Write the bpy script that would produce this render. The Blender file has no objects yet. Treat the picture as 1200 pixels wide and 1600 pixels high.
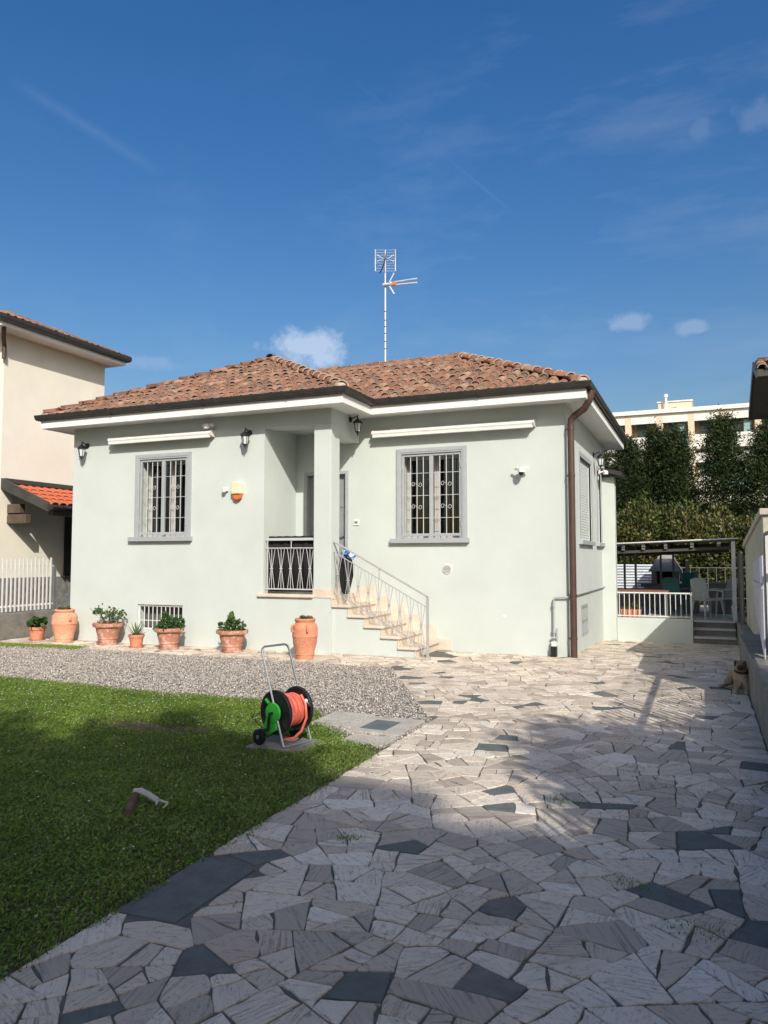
import bpy, bmesh, math, random
import numpy as np
from mathutils import Vector, Matrix, Euler
from math import radians as R, pi, sin, cos
random.seed(7); rng = np.random.default_rng(7)
sc = bpy.context.scene
C = bpy.context.collection

# ------------------------------------------------------------------ camera
cam = bpy.data.cameras.new('camera'); camo = bpy.data.objects.new('camera', cam); C.objects.link(camo)
cam.sensor_fit = 'HORIZONTAL'; cam.sensor_width = 36; cam.lens = 36*1185/1200
cam.clip_start = .05; cam.clip_end = 2000
camo.location = (0, 0, 1.6); camo.rotation_euler = (R(90+3.477), 0, R(22.754))
sc.camera = camo
# ------------------------------------------------------------------ sun, sky, exposure
TOSUN = Vector((.88, -1.2, 1.0)).normalized()
sun = bpy.data.lights.new('sun', 'SUN'); suno = bpy.data.objects.new('sun', sun); C.objects.link(suno)
sun.energy = 4.6; sun.angle = R(.53); sun.color = (1, .95, .87)
suno.rotation_euler = (-TOSUN).to_track_quat('-Z', 'Y').to_euler(); suno.location = (6, -10, 14)
sc.view_settings.view_transform = 'Standard'; sc.view_settings.look = 'None'
sc.view_settings.exposure = .02; sc.view_settings.gamma = 1
sc.view_settings.use_curve_mapping = False
sc.cycles.use_denoising = True
sc.cycles.max_bounces = 6; sc.cycles.transparent_max_bounces = 12
sc.cycles.caustics_reflective = False; sc.cycles.caustics_refractive = False

world = bpy.data.worlds.new('World'); sc.world = world; world.use_nodes = True
def build_world():
    nt = world.node_tree; nt.nodes.clear(); N = nt.nodes.new; L = nt.links.new
    out = N('ShaderNodeOutputWorld'); bg = N('ShaderNodeBackground'); bg.inputs[1].default_value = .130
    sky = N('ShaderNodeTexSky'); sky.sky_type = 'NISHITA'; sky.sun_disc = False
    sky.sun_elevation = math.asin(TOSUN.z); sky.sun_rotation = math.atan2(TOSUN.x, TOSUN.y)
    sky.altitude = 150; sky.air_density = 1.25; sky.dust_density = 4.2; sky.ozone_density = 2.0
    hs = N('ShaderNodeHueSaturation'); hs.inputs['Saturation'].default_value = 1.46; hs.inputs['Hue'].default_value = .509; hs.inputs['Value'].default_value = 1.0
    L(sky.outputs[0], hs.inputs['Color'])
    tc = N('ShaderNodeTexCoord')
    def val(v):
        n = N('ShaderNodeValue'); n.outputs[0].default_value = v; return n.outputs[0]
    def m(op, a, b=None, c=None, clamp=False):
        n = N('ShaderNodeMath'); n.operation = op; n.use_clamp = clamp
        for i, x in enumerate((a, b, c)):
            if x is None: continue
            if isinstance(x, (int, float)): n.inputs[i].default_value = x
            else: L(x, n.inputs[i])
        return n.outputs[0]
    def dot(v):
        n = N('ShaderNodeVectorMath'); n.operation = 'DOT_PRODUCT'; L(tc.outputs['Generated'], n.inputs[0]); n.inputs[1].default_value = v; return n.outputs['Value']
    def noise(scale, detail=5, rough=.6, mp=None):
        n = N('ShaderNodeTexNoise'); n.inputs['Scale'].default_value = scale; n.inputs['Detail'].default_value = detail; n.inputs['Roughness'].default_value = rough
        if mp is not None:
            mpn = N('ShaderNodeMapping'); mpn.inputs['Scale'].default_value = mp[0]; mpn.inputs['Rotation'].default_value = mp[1]
            L(tc.outputs['Generated'], mpn.inputs[0]); L(mpn.outputs[0], n.inputs['Vector'])
        else: L(tc.outputs['Generated'], n.inputs['Vector'])
        return n.outputs['Fac']
    fac = None
    nz = noise(45, 6, .62)
    nz2 = noise(14, 4, .5)
    def basis(az, el):
        d = Vector((sin(az)*cos(el), cos(az)*cos(el), sin(el)))
        r = Vector((cos(az), -sin(az), 0)); u = r.cross(d); return d, r, u
    # small fair-weather clouds: azimuth (deg, + right of +Y), elevation, half width, half height, strength
    for az, el, w, h, s in ((-28.6, 15.6, .062, .030, .46), (-4.5, 16.8, .026, .013, .20), (-.4, 15.9, .022, .010, .17), (-40, 14.0, .05, .012, .10),
                            (.6, 28.2, .014, .018, .07), (4.5, 28.2, .03, .02, .08), (12, 20, .06, .02, .3), (25, 26, .08, .03, .35), (-75, 22, .08, .03, .4), (-62, 30, .07, .02, .3)):
        d, r, u = basis(R(az), R(el))
        x = m('DIVIDE', dot(r), w); y = m('DIVIDE', dot(u), h)
        q = m('SQRT', m('ADD', m('MULTIPLY', x, x), m('MULTIPLY', y, y)))
        q = m('ADD', q, m('MULTIPLY', m('SUBTRACT', nz, .5), 1.9))
        q = m('ADD', q, m('MULTIPLY', m('SUBTRACT', nz2, .5), .8))
        k = m('MULTIPLY', m('SUBTRACT', 1.0, m('SMOOTH_MIN', q, 1.0, .15), clamp=True), 1.7, clamp=True)
        k = m('MULTIPLY', m('MULTIPLY', k, m('GREATER_THAN', dot(d), 0.0)), s)
        fac = k if fac is None else m('MAXIMUM', fac, k)
    # thin high cirrus over the whole sky
    c1 = noise(3.2, 7, .62, ((1.0, 3.2, 5.0), (0, .3, .6)))
    c2 = noise(1.3, 3, .5)
    ci = m('MULTIPLY', m('SUBTRACT', c1, .50, clamp=True), m('MULTIPLY', m('SUBTRACT', c2, .40, clamp=True), 1.4), clamp=True)
    fac = m('MAXIMUM', fac, ci)
    # old aeroplane trails
    for az0, el0, az1, el1, w, s in ((-49.7, 30.2, -39.8, 26.6, .009, .035), (-24.6, 32.8, -13, 24.8, .0025, .03)):
        d0 = basis(R(az0), R(el0))[0]; d1 = basis(R(az1), R(el1))[0]
        n_ = d0.cross(d1).normalized(); t_ = (d1-d0).normalized(); mid = (d0+d1).normalized(); ln = (d1-d0).length/2
        a = m('SUBTRACT', 1.0, m('DIVIDE', m('ABSOLUTE', dot(n_)), w), clamp=True)
        b = m('SUBTRACT', 1.0, m('POWER', m('DIVIDE', m('ABSOLUTE', dot(t_)), ln*1.1), 3.0), clamp=True)
        k = m('MULTIPLY', m('MULTIPLY', a, b), m('MULTIPLY', m('MULTIPLY', nz2, 2.0), s))
        k = m('MULTIPLY', k, m('GREATER_THAN', dot(mid), 0.0))
        fac = m('MAXIMUM', fac, k)
    mix = N('ShaderNodeMix'); mix.data_type = 'RGBA'
    L(fac, mix.inputs['Factor']); L(hs.outputs[0], mix.inputs['A'])
    mix.inputs['B'].default_value = (6.4, 6.9, 7.9, 1)
    L(mix.outputs['Result'], bg.inputs[0]); L(bg.outputs[0], out.inputs[0])
build_world()

# ------------------------------------------------------------------ materials
MATS = {}
def newmat(name):
    m = bpy.data.materials.new(name); m.use_nodes = True; MATS[name] = m
    return m, m.node_tree, m.node_tree.nodes['Principled BSDF']
def tex(nt, typ, **kw):
    n = nt.nodes.new(typ)
    for k, v in kw.items():
        if k in n.inputs: n.inputs[k].default_value = v
        else: setattr(n, k, v)
    return n
def ramp(nt, src, stops):
    n = nt.nodes.new('ShaderNodeValToRGB'); e = n.color_ramp.elements
    while len(e) < len(stops): e.new(.5)
    for i, (p, c) in enumerate(stops):
        e[i].position = p; e[i].color = (*c, 1) if len(c) == 3 else c
    nt.links.new(src, n.inputs[0]); return n.outputs[0]
def mixc(nt, f, a, b, blend='MIX'):
    n = nt.nodes.new('ShaderNodeMix'); n.data_type = 'RGBA'; n.blend_type = blend
    for k, v in (('Factor', f), ('A', a), ('B', b)):
        if isinstance(v, (int, float)): n.inputs[k].default_value = v
        elif isinstance(v, tuple): n.inputs[k].default_value = (*v, 1) if len(v) == 3 else v
        else: nt.links.new(v, n.inputs[k])
    return n.outputs['Result']
def bump(nt, bs, src, s=.2, d=.01):
    b = nt.nodes.new('ShaderNodeBump'); b.inputs['Strength'].default_value = s; b.inputs['Distance'].default_value = d
    nt.links.new(src, b.inputs['Height']); nt.links.new(b.outputs[0], bs.inputs['Normal'])
def M(name, col, rough=.7, var=.12, scale=5, bmp=0, bscale=60, metal=0, fine=.06, spec=.4, dirt=None):
    if name in MATS: return MATS[name]
    m, nt, bs = newmat(name)
    tc = nt.nodes.new('ShaderNodeTexCoord').outputs['Object']
    n = tex(nt, 'ShaderNodeTexNoise', Scale=scale, Detail=6, Roughness=.6); nt.links.new(tc, n.inputs['Vector'])
    n2 = tex(nt, 'ShaderNodeTexNoise', Scale=bscale, Detail=3); nt.links.new(tc, n2.inputs['Vector'])
    lo = tuple(c*(1-var) for c in col); hi = tuple(min(1, c*(1+var)) for c in col)
    c = ramp(nt, n.outputs['Fac'], [(.3, lo), (.7, hi)])
    c = mixc(nt, fine, c, ramp(nt, n2.outputs['Fac'], [(.35, (0, 0, 0)), (.65, (1, 1, 1))]), 'OVERLAY')
    if dirt:
        n3 = tex(nt, 'ShaderNodeTexNoise', Scale=dirt[1], Detail=8, Roughness=.7); nt.links.new(tc, n3.inputs['Vector'])
        f = ramp(nt, n3.outputs['Fac'], [(dirt[2], (0, 0, 0)), (dirt[2]+.16, (1, 1, 1))])
        c = mixc(nt, f, c, dirt[0])
    nt.links.new(c, bs.inputs['Base Color'])
    bs.inputs['Roughness'].default_value = rough; bs.inputs['Metallic'].default_value = metal
    bs.inputs['Specular IOR Level'].default_value = spec
    if bmp: bump(nt, bs, n2.outputs['Fac'], bmp, .01)
    return m

M('stucco_mint', (.535, .582, .555), .9, .045, 1.3, .10, 160, fine=.03, spec=.2)
M('stucco_beige', (.78, .74, .645), .9, .05, 1.1, .12, 120, fine=.04, spec=.2)
M('stucco_shed', (.42, .41, .34), .9, .1, 2, .2, 90, dirt=((.25, .24, .2), 3, .58))
M('white_paint', (.80, .80, .78), .55, .03, 3)
M('soffit_white', (.78, .78, .76), .8, .04, 2)
M('gutter_metal', (.035, .032, .030), .45, .25, 8, spec=.5)
M('pipe_brown', (.075, .042, .036), .42, .2, 4, spec=.5)
M('frame_grey', (.355, .378, .395), .5, .06, 6)
M('door_grey', (.26, .27, .30), .5, .06, 6)
M('sash_white', (.45, .44, .43), .5, .04, 6)
M('bar_white', (.66, .66, .65), .45, .05, 9)
M('bar_grey', (.50, .50, .51), .45, .06, 9)
M('rail_grey', (.42, .42, .425), .45, .08, 9, metal=.2)
M('dark_room', (.03, .03, .03), .9)  # near-black colour standing in for the dark of unlit openings and rooms
M('curtain', (.10, .105, .10), .9, .25, 5)
M('marble_step', (.64, .55, .46), .5, .12, 5, fine=.15, dirt=((.58, .44, .33), 4, .64))
M('black_cloth', (.012, .012, .013), .8)
M('plastic_black', (.014, .014, .016), .38, .1, 20)
M('plastic_white', (.74, .73, .70), .4, .03)
M('plastic_cream', (.70, .66, .48), .4, .04)
M('orange_lens', (.75, .16, .03), .2, .05)
M('awning_white', (.72, .71, .68), .35, .05, 3)
M('lamp_black', (.012, .012, .013), .35, .1)
M('glass_frost', (.62, .64, .66), .12, .05)
M('concrete', (.44, .405, .345), .9, .16, 4, .3, 70, fine=.2, dirt=((.20, .20, .17), 6, .6))
M('concrete_old', (.21, .20, .18), .95, .22, 3, .4, 50, fine=.2, dirt=((.14, .13, .10), 2.2, .52))
M('mortar', (.135, .125, .11), .95, .2, 9, .4, 90, dirt=((.08, .075, .055), 3, .55))
M('soil', (.115, .075, .052), 1, .35, 14, .6, 60)
M('gravel_base', (.20, .185, .165), 1, .3, 30, .6, 90)
M('steel', (.62, .62, .62), .28, .06, 8, metal=.9)
M('antenna_metal', (.70, .70, .68), .35, .08, 9, metal=.35)
M('antenna_orange', (.55, .22, .05), .5)
M('green_plastic', (.045, .42, .045), .38, .08)
M('hose_red', (.72, .16, .11), .45, .08, 12)
M('slate_slab', (.115, .135, .14), .7, .16, 5, .25, 50, fine=.15)
M('stone_plinth', (.20, .20, .19), .9, .35, 5, .4, 25)
M('wood_dark', (.10, .07, .05), .7, .25, 5)
M('roof_orange', (.46, .115, .055), .75, .18, 6, dirt=((.35, .10, .05), 9, .6))
M('verge_dark', (.06, .058, .05), .6, .2, 4)
M('wood_grey', (.16, .155, .145), .85, .2, 4)
M('zinc', (.17, .18, .18), .5, .15, 3, metal=.2)
M('corrugated', (.58, .62, .66), .45, .12, 3)
M('bbq_cement', (.33, .32, .31), .9, .15, 6)
M('bbq_pale', (.58, .57, .54), .7, .05)
M('teal_plastic', (.03, .17, .19), .45, .05)
M('pale_plastic', (.42, .45, .44), .45, .05)
M('table_terracotta', (.26, .11, .08), .6, .1)
M('terracotta_plain', (.56, .235, .14), .85, .16, 6, .2, 50, fine=.14, dirt=((.60, .40, .31), 7, .6))
M('terracotta_old', (.44, .20, .135), .85, .25, 6, .25, 40, fine=.18, dirt=((.64, .50, .43), 8, .5))
M('terracotta_jar', (.64, .30, .19), .88, .12, 5, .2, 50, fine=.1, dirt=((.70, .45, .33), 5, .55))
M('bark', (.09, .065, .045), .95, .3, 12, .6, 40)
M('apartment_cream', (.62, .52, .40), .9, .06)
M('apartment_white', (.72, .70, .66), .8, .05)
M('apartment_shade', (.34, .29, .23), .9, .1)
M('apartment_glass', (.13, .22, .27), .15, .2, 1, spec=.6)
M('apartment_teal', (.22, .36, .38), .6, .08)
M('shade_block_wall', (.55, .50, .42), .9, .08)
M('log_brown', (.13, .08, .055), .9, .25, 12, .3)
M('rope_white', (.52, .50, .46), .95, .12, 60, .5, 140)
M('rope_blue', (.06, .16, .42), .8, .3, 30)
M('mat_far_ground', (.16, .15, .12), 1, .2, .4)
M('collar_black', (.012, .012, .012), .5)
M('dry_plant', (.13, .105, .06), .95, .4, 40, .6, 50)

def glass_mat():
    m, nt, bs = newmat('pane_glass')
    nt.nodes.remove(bs); out = nt.nodes['Material Output']
    tr = nt.nodes.new('ShaderNodeBsdfTransparent'); tr.inputs[0].default_value = (.30, .33, .35, 1)
    gl = nt.nodes.new('ShaderNodeBsdfGlossy'); gl.inputs['Roughness'].default_value = .03; gl.inputs[0].default_value = (.9, .93, .95, 1)
    fr = nt.nodes.new('ShaderNodeFresnel'); fr.inputs[0].default_value = 1.5
    a = nt.nodes.new('ShaderNodeMath'); a.operation = 'MULTIPLY_ADD'; a.inputs[1].default_value = 1.0; a.inputs[2].default_value = .05
    nt.links.new(fr.outputs[0], a.inputs[0])
    mx = nt.nodes.new('ShaderNodeMixShader'); nt.links.new(a.outputs[0], mx.inputs[0]); nt.links.new(tr.outputs[0], mx.inputs[1]); nt.links.new(gl.outputs[0], mx.inputs[2])
    nt.links.new(mx.outputs[0], out.inputs[0])
glass_mat()
def screen_mat():
    m, nt, bs = newmat('screen_fabric')
    out = nt.nodes['Material Output']
    bs.inputs['Base Color'].default_value = (.74, .74, .80, 1); bs.inputs['Roughness'].default_value = .6
    tl = nt.nodes.new('ShaderNodeBsdfTranslucent'); tl.inputs[0].default_value = (.72, .72, .82, 1)
    mx = nt.nodes.new('ShaderNodeMixShader'); mx.inputs[0].default_value = .45
    nt.links.new(bs.outputs[0], mx.inputs[1]); nt.links.new(tl.outputs[0], mx.inputs[2]); nt.links.new(mx.outputs[0], out.inputs[0])
screen_mat()
def attr_rand(nt):
    """0..1 number, different for every piece: mesh attribute + object random"""
    a = nt.nodes.new('ShaderNodeAttribute'); a.attribute_name = 'Col'
    s = nt.nodes.new('ShaderNodeSeparateColor'); nt.links.new(a.outputs['Color'], s.inputs[0])
    o = nt.nodes.new('ShaderNodeObjectInfo')
    ad = nt.nodes.new('ShaderNodeMath'); ad.operation = 'ADD'; nt.links.new(s.outputs[0], ad.inputs[0]); nt.links.new(o.outputs['Random'], ad.inputs[1])
    f = nt.nodes.new('ShaderNodeMath'); f.operation = 'FRACT'; nt.links.new(ad.outputs[0], f.inputs[0])
    return f.outputs[0], s
def tile_mat():
    m, nt, bs = newmat('roof_tile')
    r, _ = attr_rand(nt)
    tc = nt.nodes.new('ShaderNodeNewGeometry').outputs['Position']
    c = ramp(nt, r, [(0, (.125, .066, .05)), (.22, (.215, .098, .064)), (.45, (.295, .14, .088)), (.7, (.20, .082, .052)), (.88, (.37, .22, .145)), (1, (.145, .086, .066))])
    n = tex(nt, 'ShaderNodeTexNoise', Scale=11, Detail=7, Roughness=.7); nt.links.new(tc, n.inputs['Vector'])
    f = ramp(nt, n.outputs['Fac'], [(.50, (0, 0, 0)), (.68, (1, 1, 1))])
    fm = nt.nodes.new('ShaderNodeMath'); fm.operation = 'MULTIPLY'; fm.inputs[1].default_value = .55; nt.links.new(f, fm.inputs[0])
    c = mixc(nt, fm.outputs[0], c, (.42, .33, .26))
    n2 = tex(nt, 'ShaderNodeTexNoise', Scale=5, Detail=6, Roughness=.7); nt.links.new(tc, n2.inputs['Vector'])
    f2 = ramp(nt, n2.outputs['Fac'], [(.48, (0, 0, 0)), (.66, (.8, .8, .8))])
    c = mixc(nt, f2, c, (.085, .062, .05))
    nt.links.new(c, bs.inputs['Base Color']); bs.inputs['Roughness'].default_value = .9; bs.inputs['Specular IOR Level'].default_value = .2
    bump(nt, bs, n.outputs['Fac'], .3, .01)
tile_mat()
M('tile_edge', (.44, .36, .295), .95, .25, 14)
def stone_mat():
    """Col.r = tone, Col.g = kind (0 banded marble, .5 dark slate, .75 dark purple, 1 beige), UV = axes of the stone's own grain"""
    m, nt, bs = newmat('flagstone')
    a = nt.nodes.new('ShaderNodeAttribute'); a.attribute_name = 'Col'
    s = nt.nodes.new('ShaderNodeSeparateColor'); nt.links.new(a.outputs['Color'], s.inputs[0])
    uv = nt.nodes.new('ShaderNodeUVMap'); uv.uv_map = 'UVMap'
    mp = nt.nodes.new('ShaderNodeMapping'); mp.inputs['Scale'].default_value = (1.3, 30, 1); nt.links.new(uv.outputs[0], mp.inputs[0])
    n = tex(nt, 'ShaderNodeTexNoise', Scale=1, Detail=8, Roughness=.75, Distortion=1.4); nt.links.new(mp.outputs[0], n.inputs['Vector'])
    mp2 = nt.nodes.new('ShaderNodeMapping'); mp2.inputs['Scale'].default_value = (11, 55, 1); nt.links.new(uv.outputs[0], mp2.inputs[0])
    n2 = tex(nt, 'ShaderNodeTexNoise', Scale=1, Detail=7, Roughness=.75); nt.links.new(mp2.outputs[0], n2.inputs['Vector'])
    gp = nt.nodes.new('ShaderNodeNewGeometry').outputs['Position']
    n3 = tex(nt, 'ShaderNodeTexNoise', Scale=9, Detail=8, Roughness=.75); nt.links.new(gp, n3.inputs['Vector'])
    n4 = tex(nt, 'ShaderNodeTexNoise', Scale=.55, Detail=4); nt.links.new(gp, n4.inputs['Vector'])
    tone = ramp(nt, s.outputs[0], [(0, (.49, .42, .34)), (.25, (.75, .64, .515)), (.5, (.85, .745, .61)), (.72, (.62, .52, .41)), (.88, (.88, .80, .68)), (1, (.60, .48, .375))])
    vein = ramp(nt, n.outputs['Fac'], [(.34, (.36, .33, .30)), (.45, (1, 1, 1)), (.53, (1, 1, 1)), (.62, (.52, .47, .42)), (.70, (.85, .82, .78))])
    vf = nt.nodes.new('ShaderNodeMath'); vf.operation = 'MULTIPLY_ADD'; vf.inputs[1].default_value = .75; vf.inputs[2].default_value = .2; nt.links.new(s.outputs[2], vf.inputs[0])
    c = mixc(nt, vf.outputs[0], tone, vein, 'MULTIPLY')
    pit = ramp(nt, n2.outputs['Fac'], [(.555, (0, 0, 0)), (.63, (1, 1, 1))])
    pm = nt.nodes.new('ShaderNodeMath'); pm.operation = 'MULTIPLY'; pm.inputs[1].default_value = .7; nt.links.new(pit, pm.inputs[0])
    c = mixc(nt, pm.outputs[0], c, (.17, .15, .13))
    n5 = tex(nt, 'ShaderNodeTexNoise', Scale=30, Detail=6, Roughness=.8); nt.links.new(gp, n5.inputs['Vector'])
    spk = ramp(nt, n5.outputs['Fac'], [(.56, (0, 0, 0)), (.66, (.75, .75, .75))])
    c = mixc(nt, spk, c, (.20, .18, .155))
    dirt = ramp(nt, n3.outputs['Fac'], [(.54, (0, 0, 0)), (.76, (.55, .55, .55))])
    c = mixc(nt, dirt, c, (.24, .215, .185))
    slate = ramp(nt, n3.outputs['Fac'], [(.3, (.10, .115, .11)), (.7, (.175, .195, .185))])
    purple = ramp(nt, n3.outputs['Fac'], [(.3, (.125, .12, .11)), (.7, (.25, .235, .22))])
    beige = mixc(nt, .8, (.50, .425, .35), vein, 'MULTIPLY')
    def sel(lo):
        g = nt.nodes.new('ShaderNodeMath'); g.operation = 'GREATER_THAN'; g.inputs[1].default_value = lo; nt.links.new(s.outputs[1], g.inputs[0]); return g.outputs[0]
    c = mixc(nt, sel(.3), c, slate); c = mixc(nt, sel(.62), c, purple); c = mixc(nt, sel(.88), c, beige)
    big = ramp(nt, n4.outputs['Fac'], [(.35, (.86, .85, .84)), (.65, (1.0, 1.0, 1.0))])
    c = mixc(nt, 1, c, big, 'MULTIPLY')
    nt.links.new(c, bs.inputs['Base Color']); bs.inputs['Roughness'].default_value = .75; bs.inputs['Specular IOR Level'].default_value = .3
    ad = nt.nodes.new('ShaderNodeMath'); ad.operation = 'ADD'; nt.links.new(n2.outputs['Fac'], ad.inputs[0]); nt.links.new(n3.outputs['Fac'], ad.inputs[1])
    bump(nt, bs, ad.outputs[0], .55, .012)
stone_mat()
def leaf_mat(name, stops, trans=.25, rough=.55):
    m, nt, bs = newmat(name)
    a = nt.nodes.new('ShaderNodeAttribute'); a.attribute_name = 'Col'
    s = nt.nodes.new('ShaderNodeSeparateColor'); nt.links.new(a.outputs['Color'], s.inputs[0])
    c = ramp(nt, s.outputs[0], stops)
    nt.links.new(c, bs.inputs['Base Color']); bs.inputs['Roughness'].default_value = rough; bs.inputs['Specular IOR Level'].default_value = .25
    if trans:
        tl = nt.nodes.new('ShaderNodeBsdfTranslucent'); nt.links.new(c, tl.inputs[0])
        mx = nt.nodes.new('ShaderNodeMixShader'); mx.inputs[0].default_value = trans
        nt.links.new(bs.outputs[0], mx.inputs[1]); nt.links.new(tl.outputs[0], mx.inputs[2]); nt.links.new(mx.outputs[0], nt.nodes['Material Output'].inputs[0])
leaf_mat('grass_leaf', [(0, (.08, .15, .02)), (.35, (.145, .245, .035)), (.7, (.21, .32, .05)), (.9, (.30, .36, .10)), (1, (.40, .35, .17))], .3)
leaf_mat('conifer_leaf', [(0, (.018, .030, .012)), (.5, (.036, .056, .018)), (.85, (.065, .088, .026)), (1, (.10, .10, .035))], .15)
leaf_mat('bush_leaf', [(0, (.035, .055, .016)), (.4, (.085, .115, .03)), (.7, (.14, .14, .045)), (.9, (.19, .13, .06)), (1, (.26, .23, .08))], .25)
leaf_mat('pot_leaf', [(0, (.02, .055, .015)), (.5, (.05, .11, .03)), (1, (.12, .18, .06))], .2)
leaf_mat('aloe_leaf', [(0, (.07, .13, .055)), (1, (.17, .24, .12))], .1)
leaf_mat('flower_white', [(0, (.55, .55, .5)), (1, (.75, .75, .7))], .2)
leaf_mat('pebble', [(0, (.26, .225, .195)), (.3, (.39, .345, .30)), (.6, (.47, .42, .375)), (.9, (.56, .51, .46)), (1, (.78, .74, .70))], 0, .85)
leaf_mat('tree_leaf', [(0, (.03, .06, .015)), (1, (.09, .15, .035))], .3)
def dog_mat():
    m, nt, bs = newmat('dog_fur')
    a = nt.nodes.new('ShaderNodeAttribute'); a.attribute_name = 'Col'
    gp = nt.nodes.new('ShaderNodeNewGeometry').outputs['Position']
    n = tex(nt, 'ShaderNodeTexNoise', Scale=60, Detail=4); nt.links.new(gp, n.inputs['Vector'])
    c = mixc(nt, .35, a.outputs['Color'], ramp(nt, n.outputs['Fac'], [(.3, (.2, .2, .2)), (.7, (.8, .8, .8))]), 'OVERLAY')
    nt.links.new(c, bs.inputs['Base Color']); bs.inputs['Roughness'].default_value = .9
dog_mat()

# ------------------------------------------------------------------ mesh helpers
def tag(o, label=None, cat=None, group=None, kind=None):
    if label: o['label'] = label
    if cat: o['category'] = cat
    if group: o['group'] = group
    if kind: o['kind'] = kind
    return o
def thing(name, label, cat, loc=(0, 0, 0), rz=0, group=None):
    o = bpy.data.objects.new(name, None); C.objects.link(o); o.location = loc; o.rotation_euler = (0, 0, rz); o.empty_display_size = .1
    return tag(o, label, cat, group)
def rootloc(p):
    while p is not None and p.parent is not None: p = p.parent
    return Vector(p.location) if p is not None else Vector((0, 0, 0))
class MB:
    """collects shapes in world coordinates (or the thing's own when local=True)"""
    def __init__(s): s.v = []; s.f = []; s.mi = []; s.cur = 0
    def add(s, vs, fs):
        b = len(s.v); s.v += [tuple(v) for v in vs]; s.f += [tuple(i+b for i in f) for f in fs]; s.mi += [s.cur]*len(fs); return s
    def box(s, x0, x1, y0, y1, z0, z1):
        return s.add([(x0,y0,z0),(x1,y0,z0),(x1,y1,z0),(x0,y1,z0),(x0,y0,z1),(x1,y0,z1),(x1,y1,z1),(x0,y1,z1)],
                     [(3,2,1,0),(4,5,6,7),(0,1,5,4),(1,2,6,5),(2,3,7,6),(3,0,4,7)])
    def obox(s, c, size, rot=(0, 0, 0)):
        m = Euler(rot).to_matrix(); c = Vector(c); h = [x/2 for x in size]
        vs = [c + m @ Vector((sx*h[0], sy*h[1], sz*h[2])) for sz in (-1, 1) for sx, sy in ((-1,-1),(1,-1),(1,1),(-1,1))]
        return s.add(vs, [(3,2,1,0),(4,5,6,7),(0,1,5,4),(1,2,6,5),(2,3,7,6),(3,0,4,7)])
    def quad(s, *p): return s.add(p, [tuple(range(len(p)))])
    def tube(s, pts, r, n=8, cap=True):
        pts = [Vector(p) for p in pts]; rs = r if isinstance(r, (list, tuple)) else [r]*len(pts)
        T = []
        for i in range(len(pts)):
            a = pts[max(i-1, 0)]; b = pts[min(i+1, len(pts)-1)]; T.append((b-a).normalized())
        up = Vector((0, 0, 1)) if abs(T[0].z) < .9 else Vector((1, 0, 0))
        u = T[0].cross(up).normalized(); b0 = len(s.v)
        for i, p in enumerate(pts):
            u = (u - T[i]*u.dot(T[i])).normalized(); w = T[i].cross(u)
            for k in range(n):
                a = 2*pi*k/n; s.v.append(tuple(p + (u*cos(a)+w*sin(a))*rs[i]))
        for i in range(len(pts)-1):
            for k in range(n):
                k2 = (k+1) % n
                s.f.append((b0+i*n+k, b0+i*n+k2, b0+(i+1)*n+k2, b0+(i+1)*n+k)); s.mi.append(s.cur)
        if cap:
            s.f.append(tuple(b0+k for k in reversed(range(n)))); s.f.append(tuple(b0+(len(pts)-1)*n+k for k in range(n))); s.mi += [s.cur]*2
        return s
    def lathe(s, prof, c=(0, 0, 0), n=20, m=None):
        """profile [(r,z)] round the z axis at c; m: optional 3x3 to turn the axis"""
        c = Vector(c); b0 = len(s.v)
        for r, z in prof:
            for k in range(n):
                v = Vector((r*cos(2*pi*k/n), r*sin(2*pi*k/n), z))
                s.v.append(tuple(c + (m @ v if m else v)))
        for i in range(len(prof)-1):
            for k in range(n):
                k2 = (k+1) % n
                s.f.append((b0+i*n+k, b0+i*n+k2, b0+(i+1)*n+k2, b0+(i+1)*n+k)); s.mi.append(s.cur)
        for i in (0, len(prof)-1):
            if prof[i][0] > 1e-4: s.f.append(tuple(b0+i*n+k for k in range(n))); s.mi.append(s.cur)
        return s
    def prism(s, poly, d):
        """extrude a 3-D polygon by vector d"""
        n = len(poly); d = Vector(d); a = [Vector(p) for p in poly]
        return s.add(a+[p+d for p in a], [tuple(reversed(range(n))), tuple(range(n, 2*n))]+[(i, (i+1) % n, n+(i+1) % n, n+i) for i in range(n)])
    def build(s, name, mat, parent=None, smooth=False, local=False, bevel=0):
        me = bpy.data.meshes.new(name)
        off = Vector((0, 0, 0)) if (local or parent is None) else rootloc(parent)
        me.from_pydata([(x-off.x, y-off.y, z-off.z) for x, y, z in s.v], [], s.f)
        for mm in (mat if isinstance(mat, (list, tuple)) else [mat]): me.materials.append(MATS[mm])
        if any(s.mi): me.polygons.foreach_set('material_index', s.mi)
        o = bpy.data.objects.new(name, me); C.objects.link(o)
        if parent is not None: o.parent = parent
        bm = bmesh.new(); bm.from_mesh(me); bmesh.ops.recalc_face_normals(bm, faces=bm.faces); bm.to_mesh(me); bm.free()
        if smooth:
            me.polygons.foreach_set('use_smooth', [True]*len(me.polygons)); me.set_sharp_from_angle(angle=R(40))
        if bevel:
            b = o.modifiers.new('b', 'BEVEL'); b.width = bevel; b.segments = 2; b.limit_method = 'ANGLE'
        return o
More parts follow.
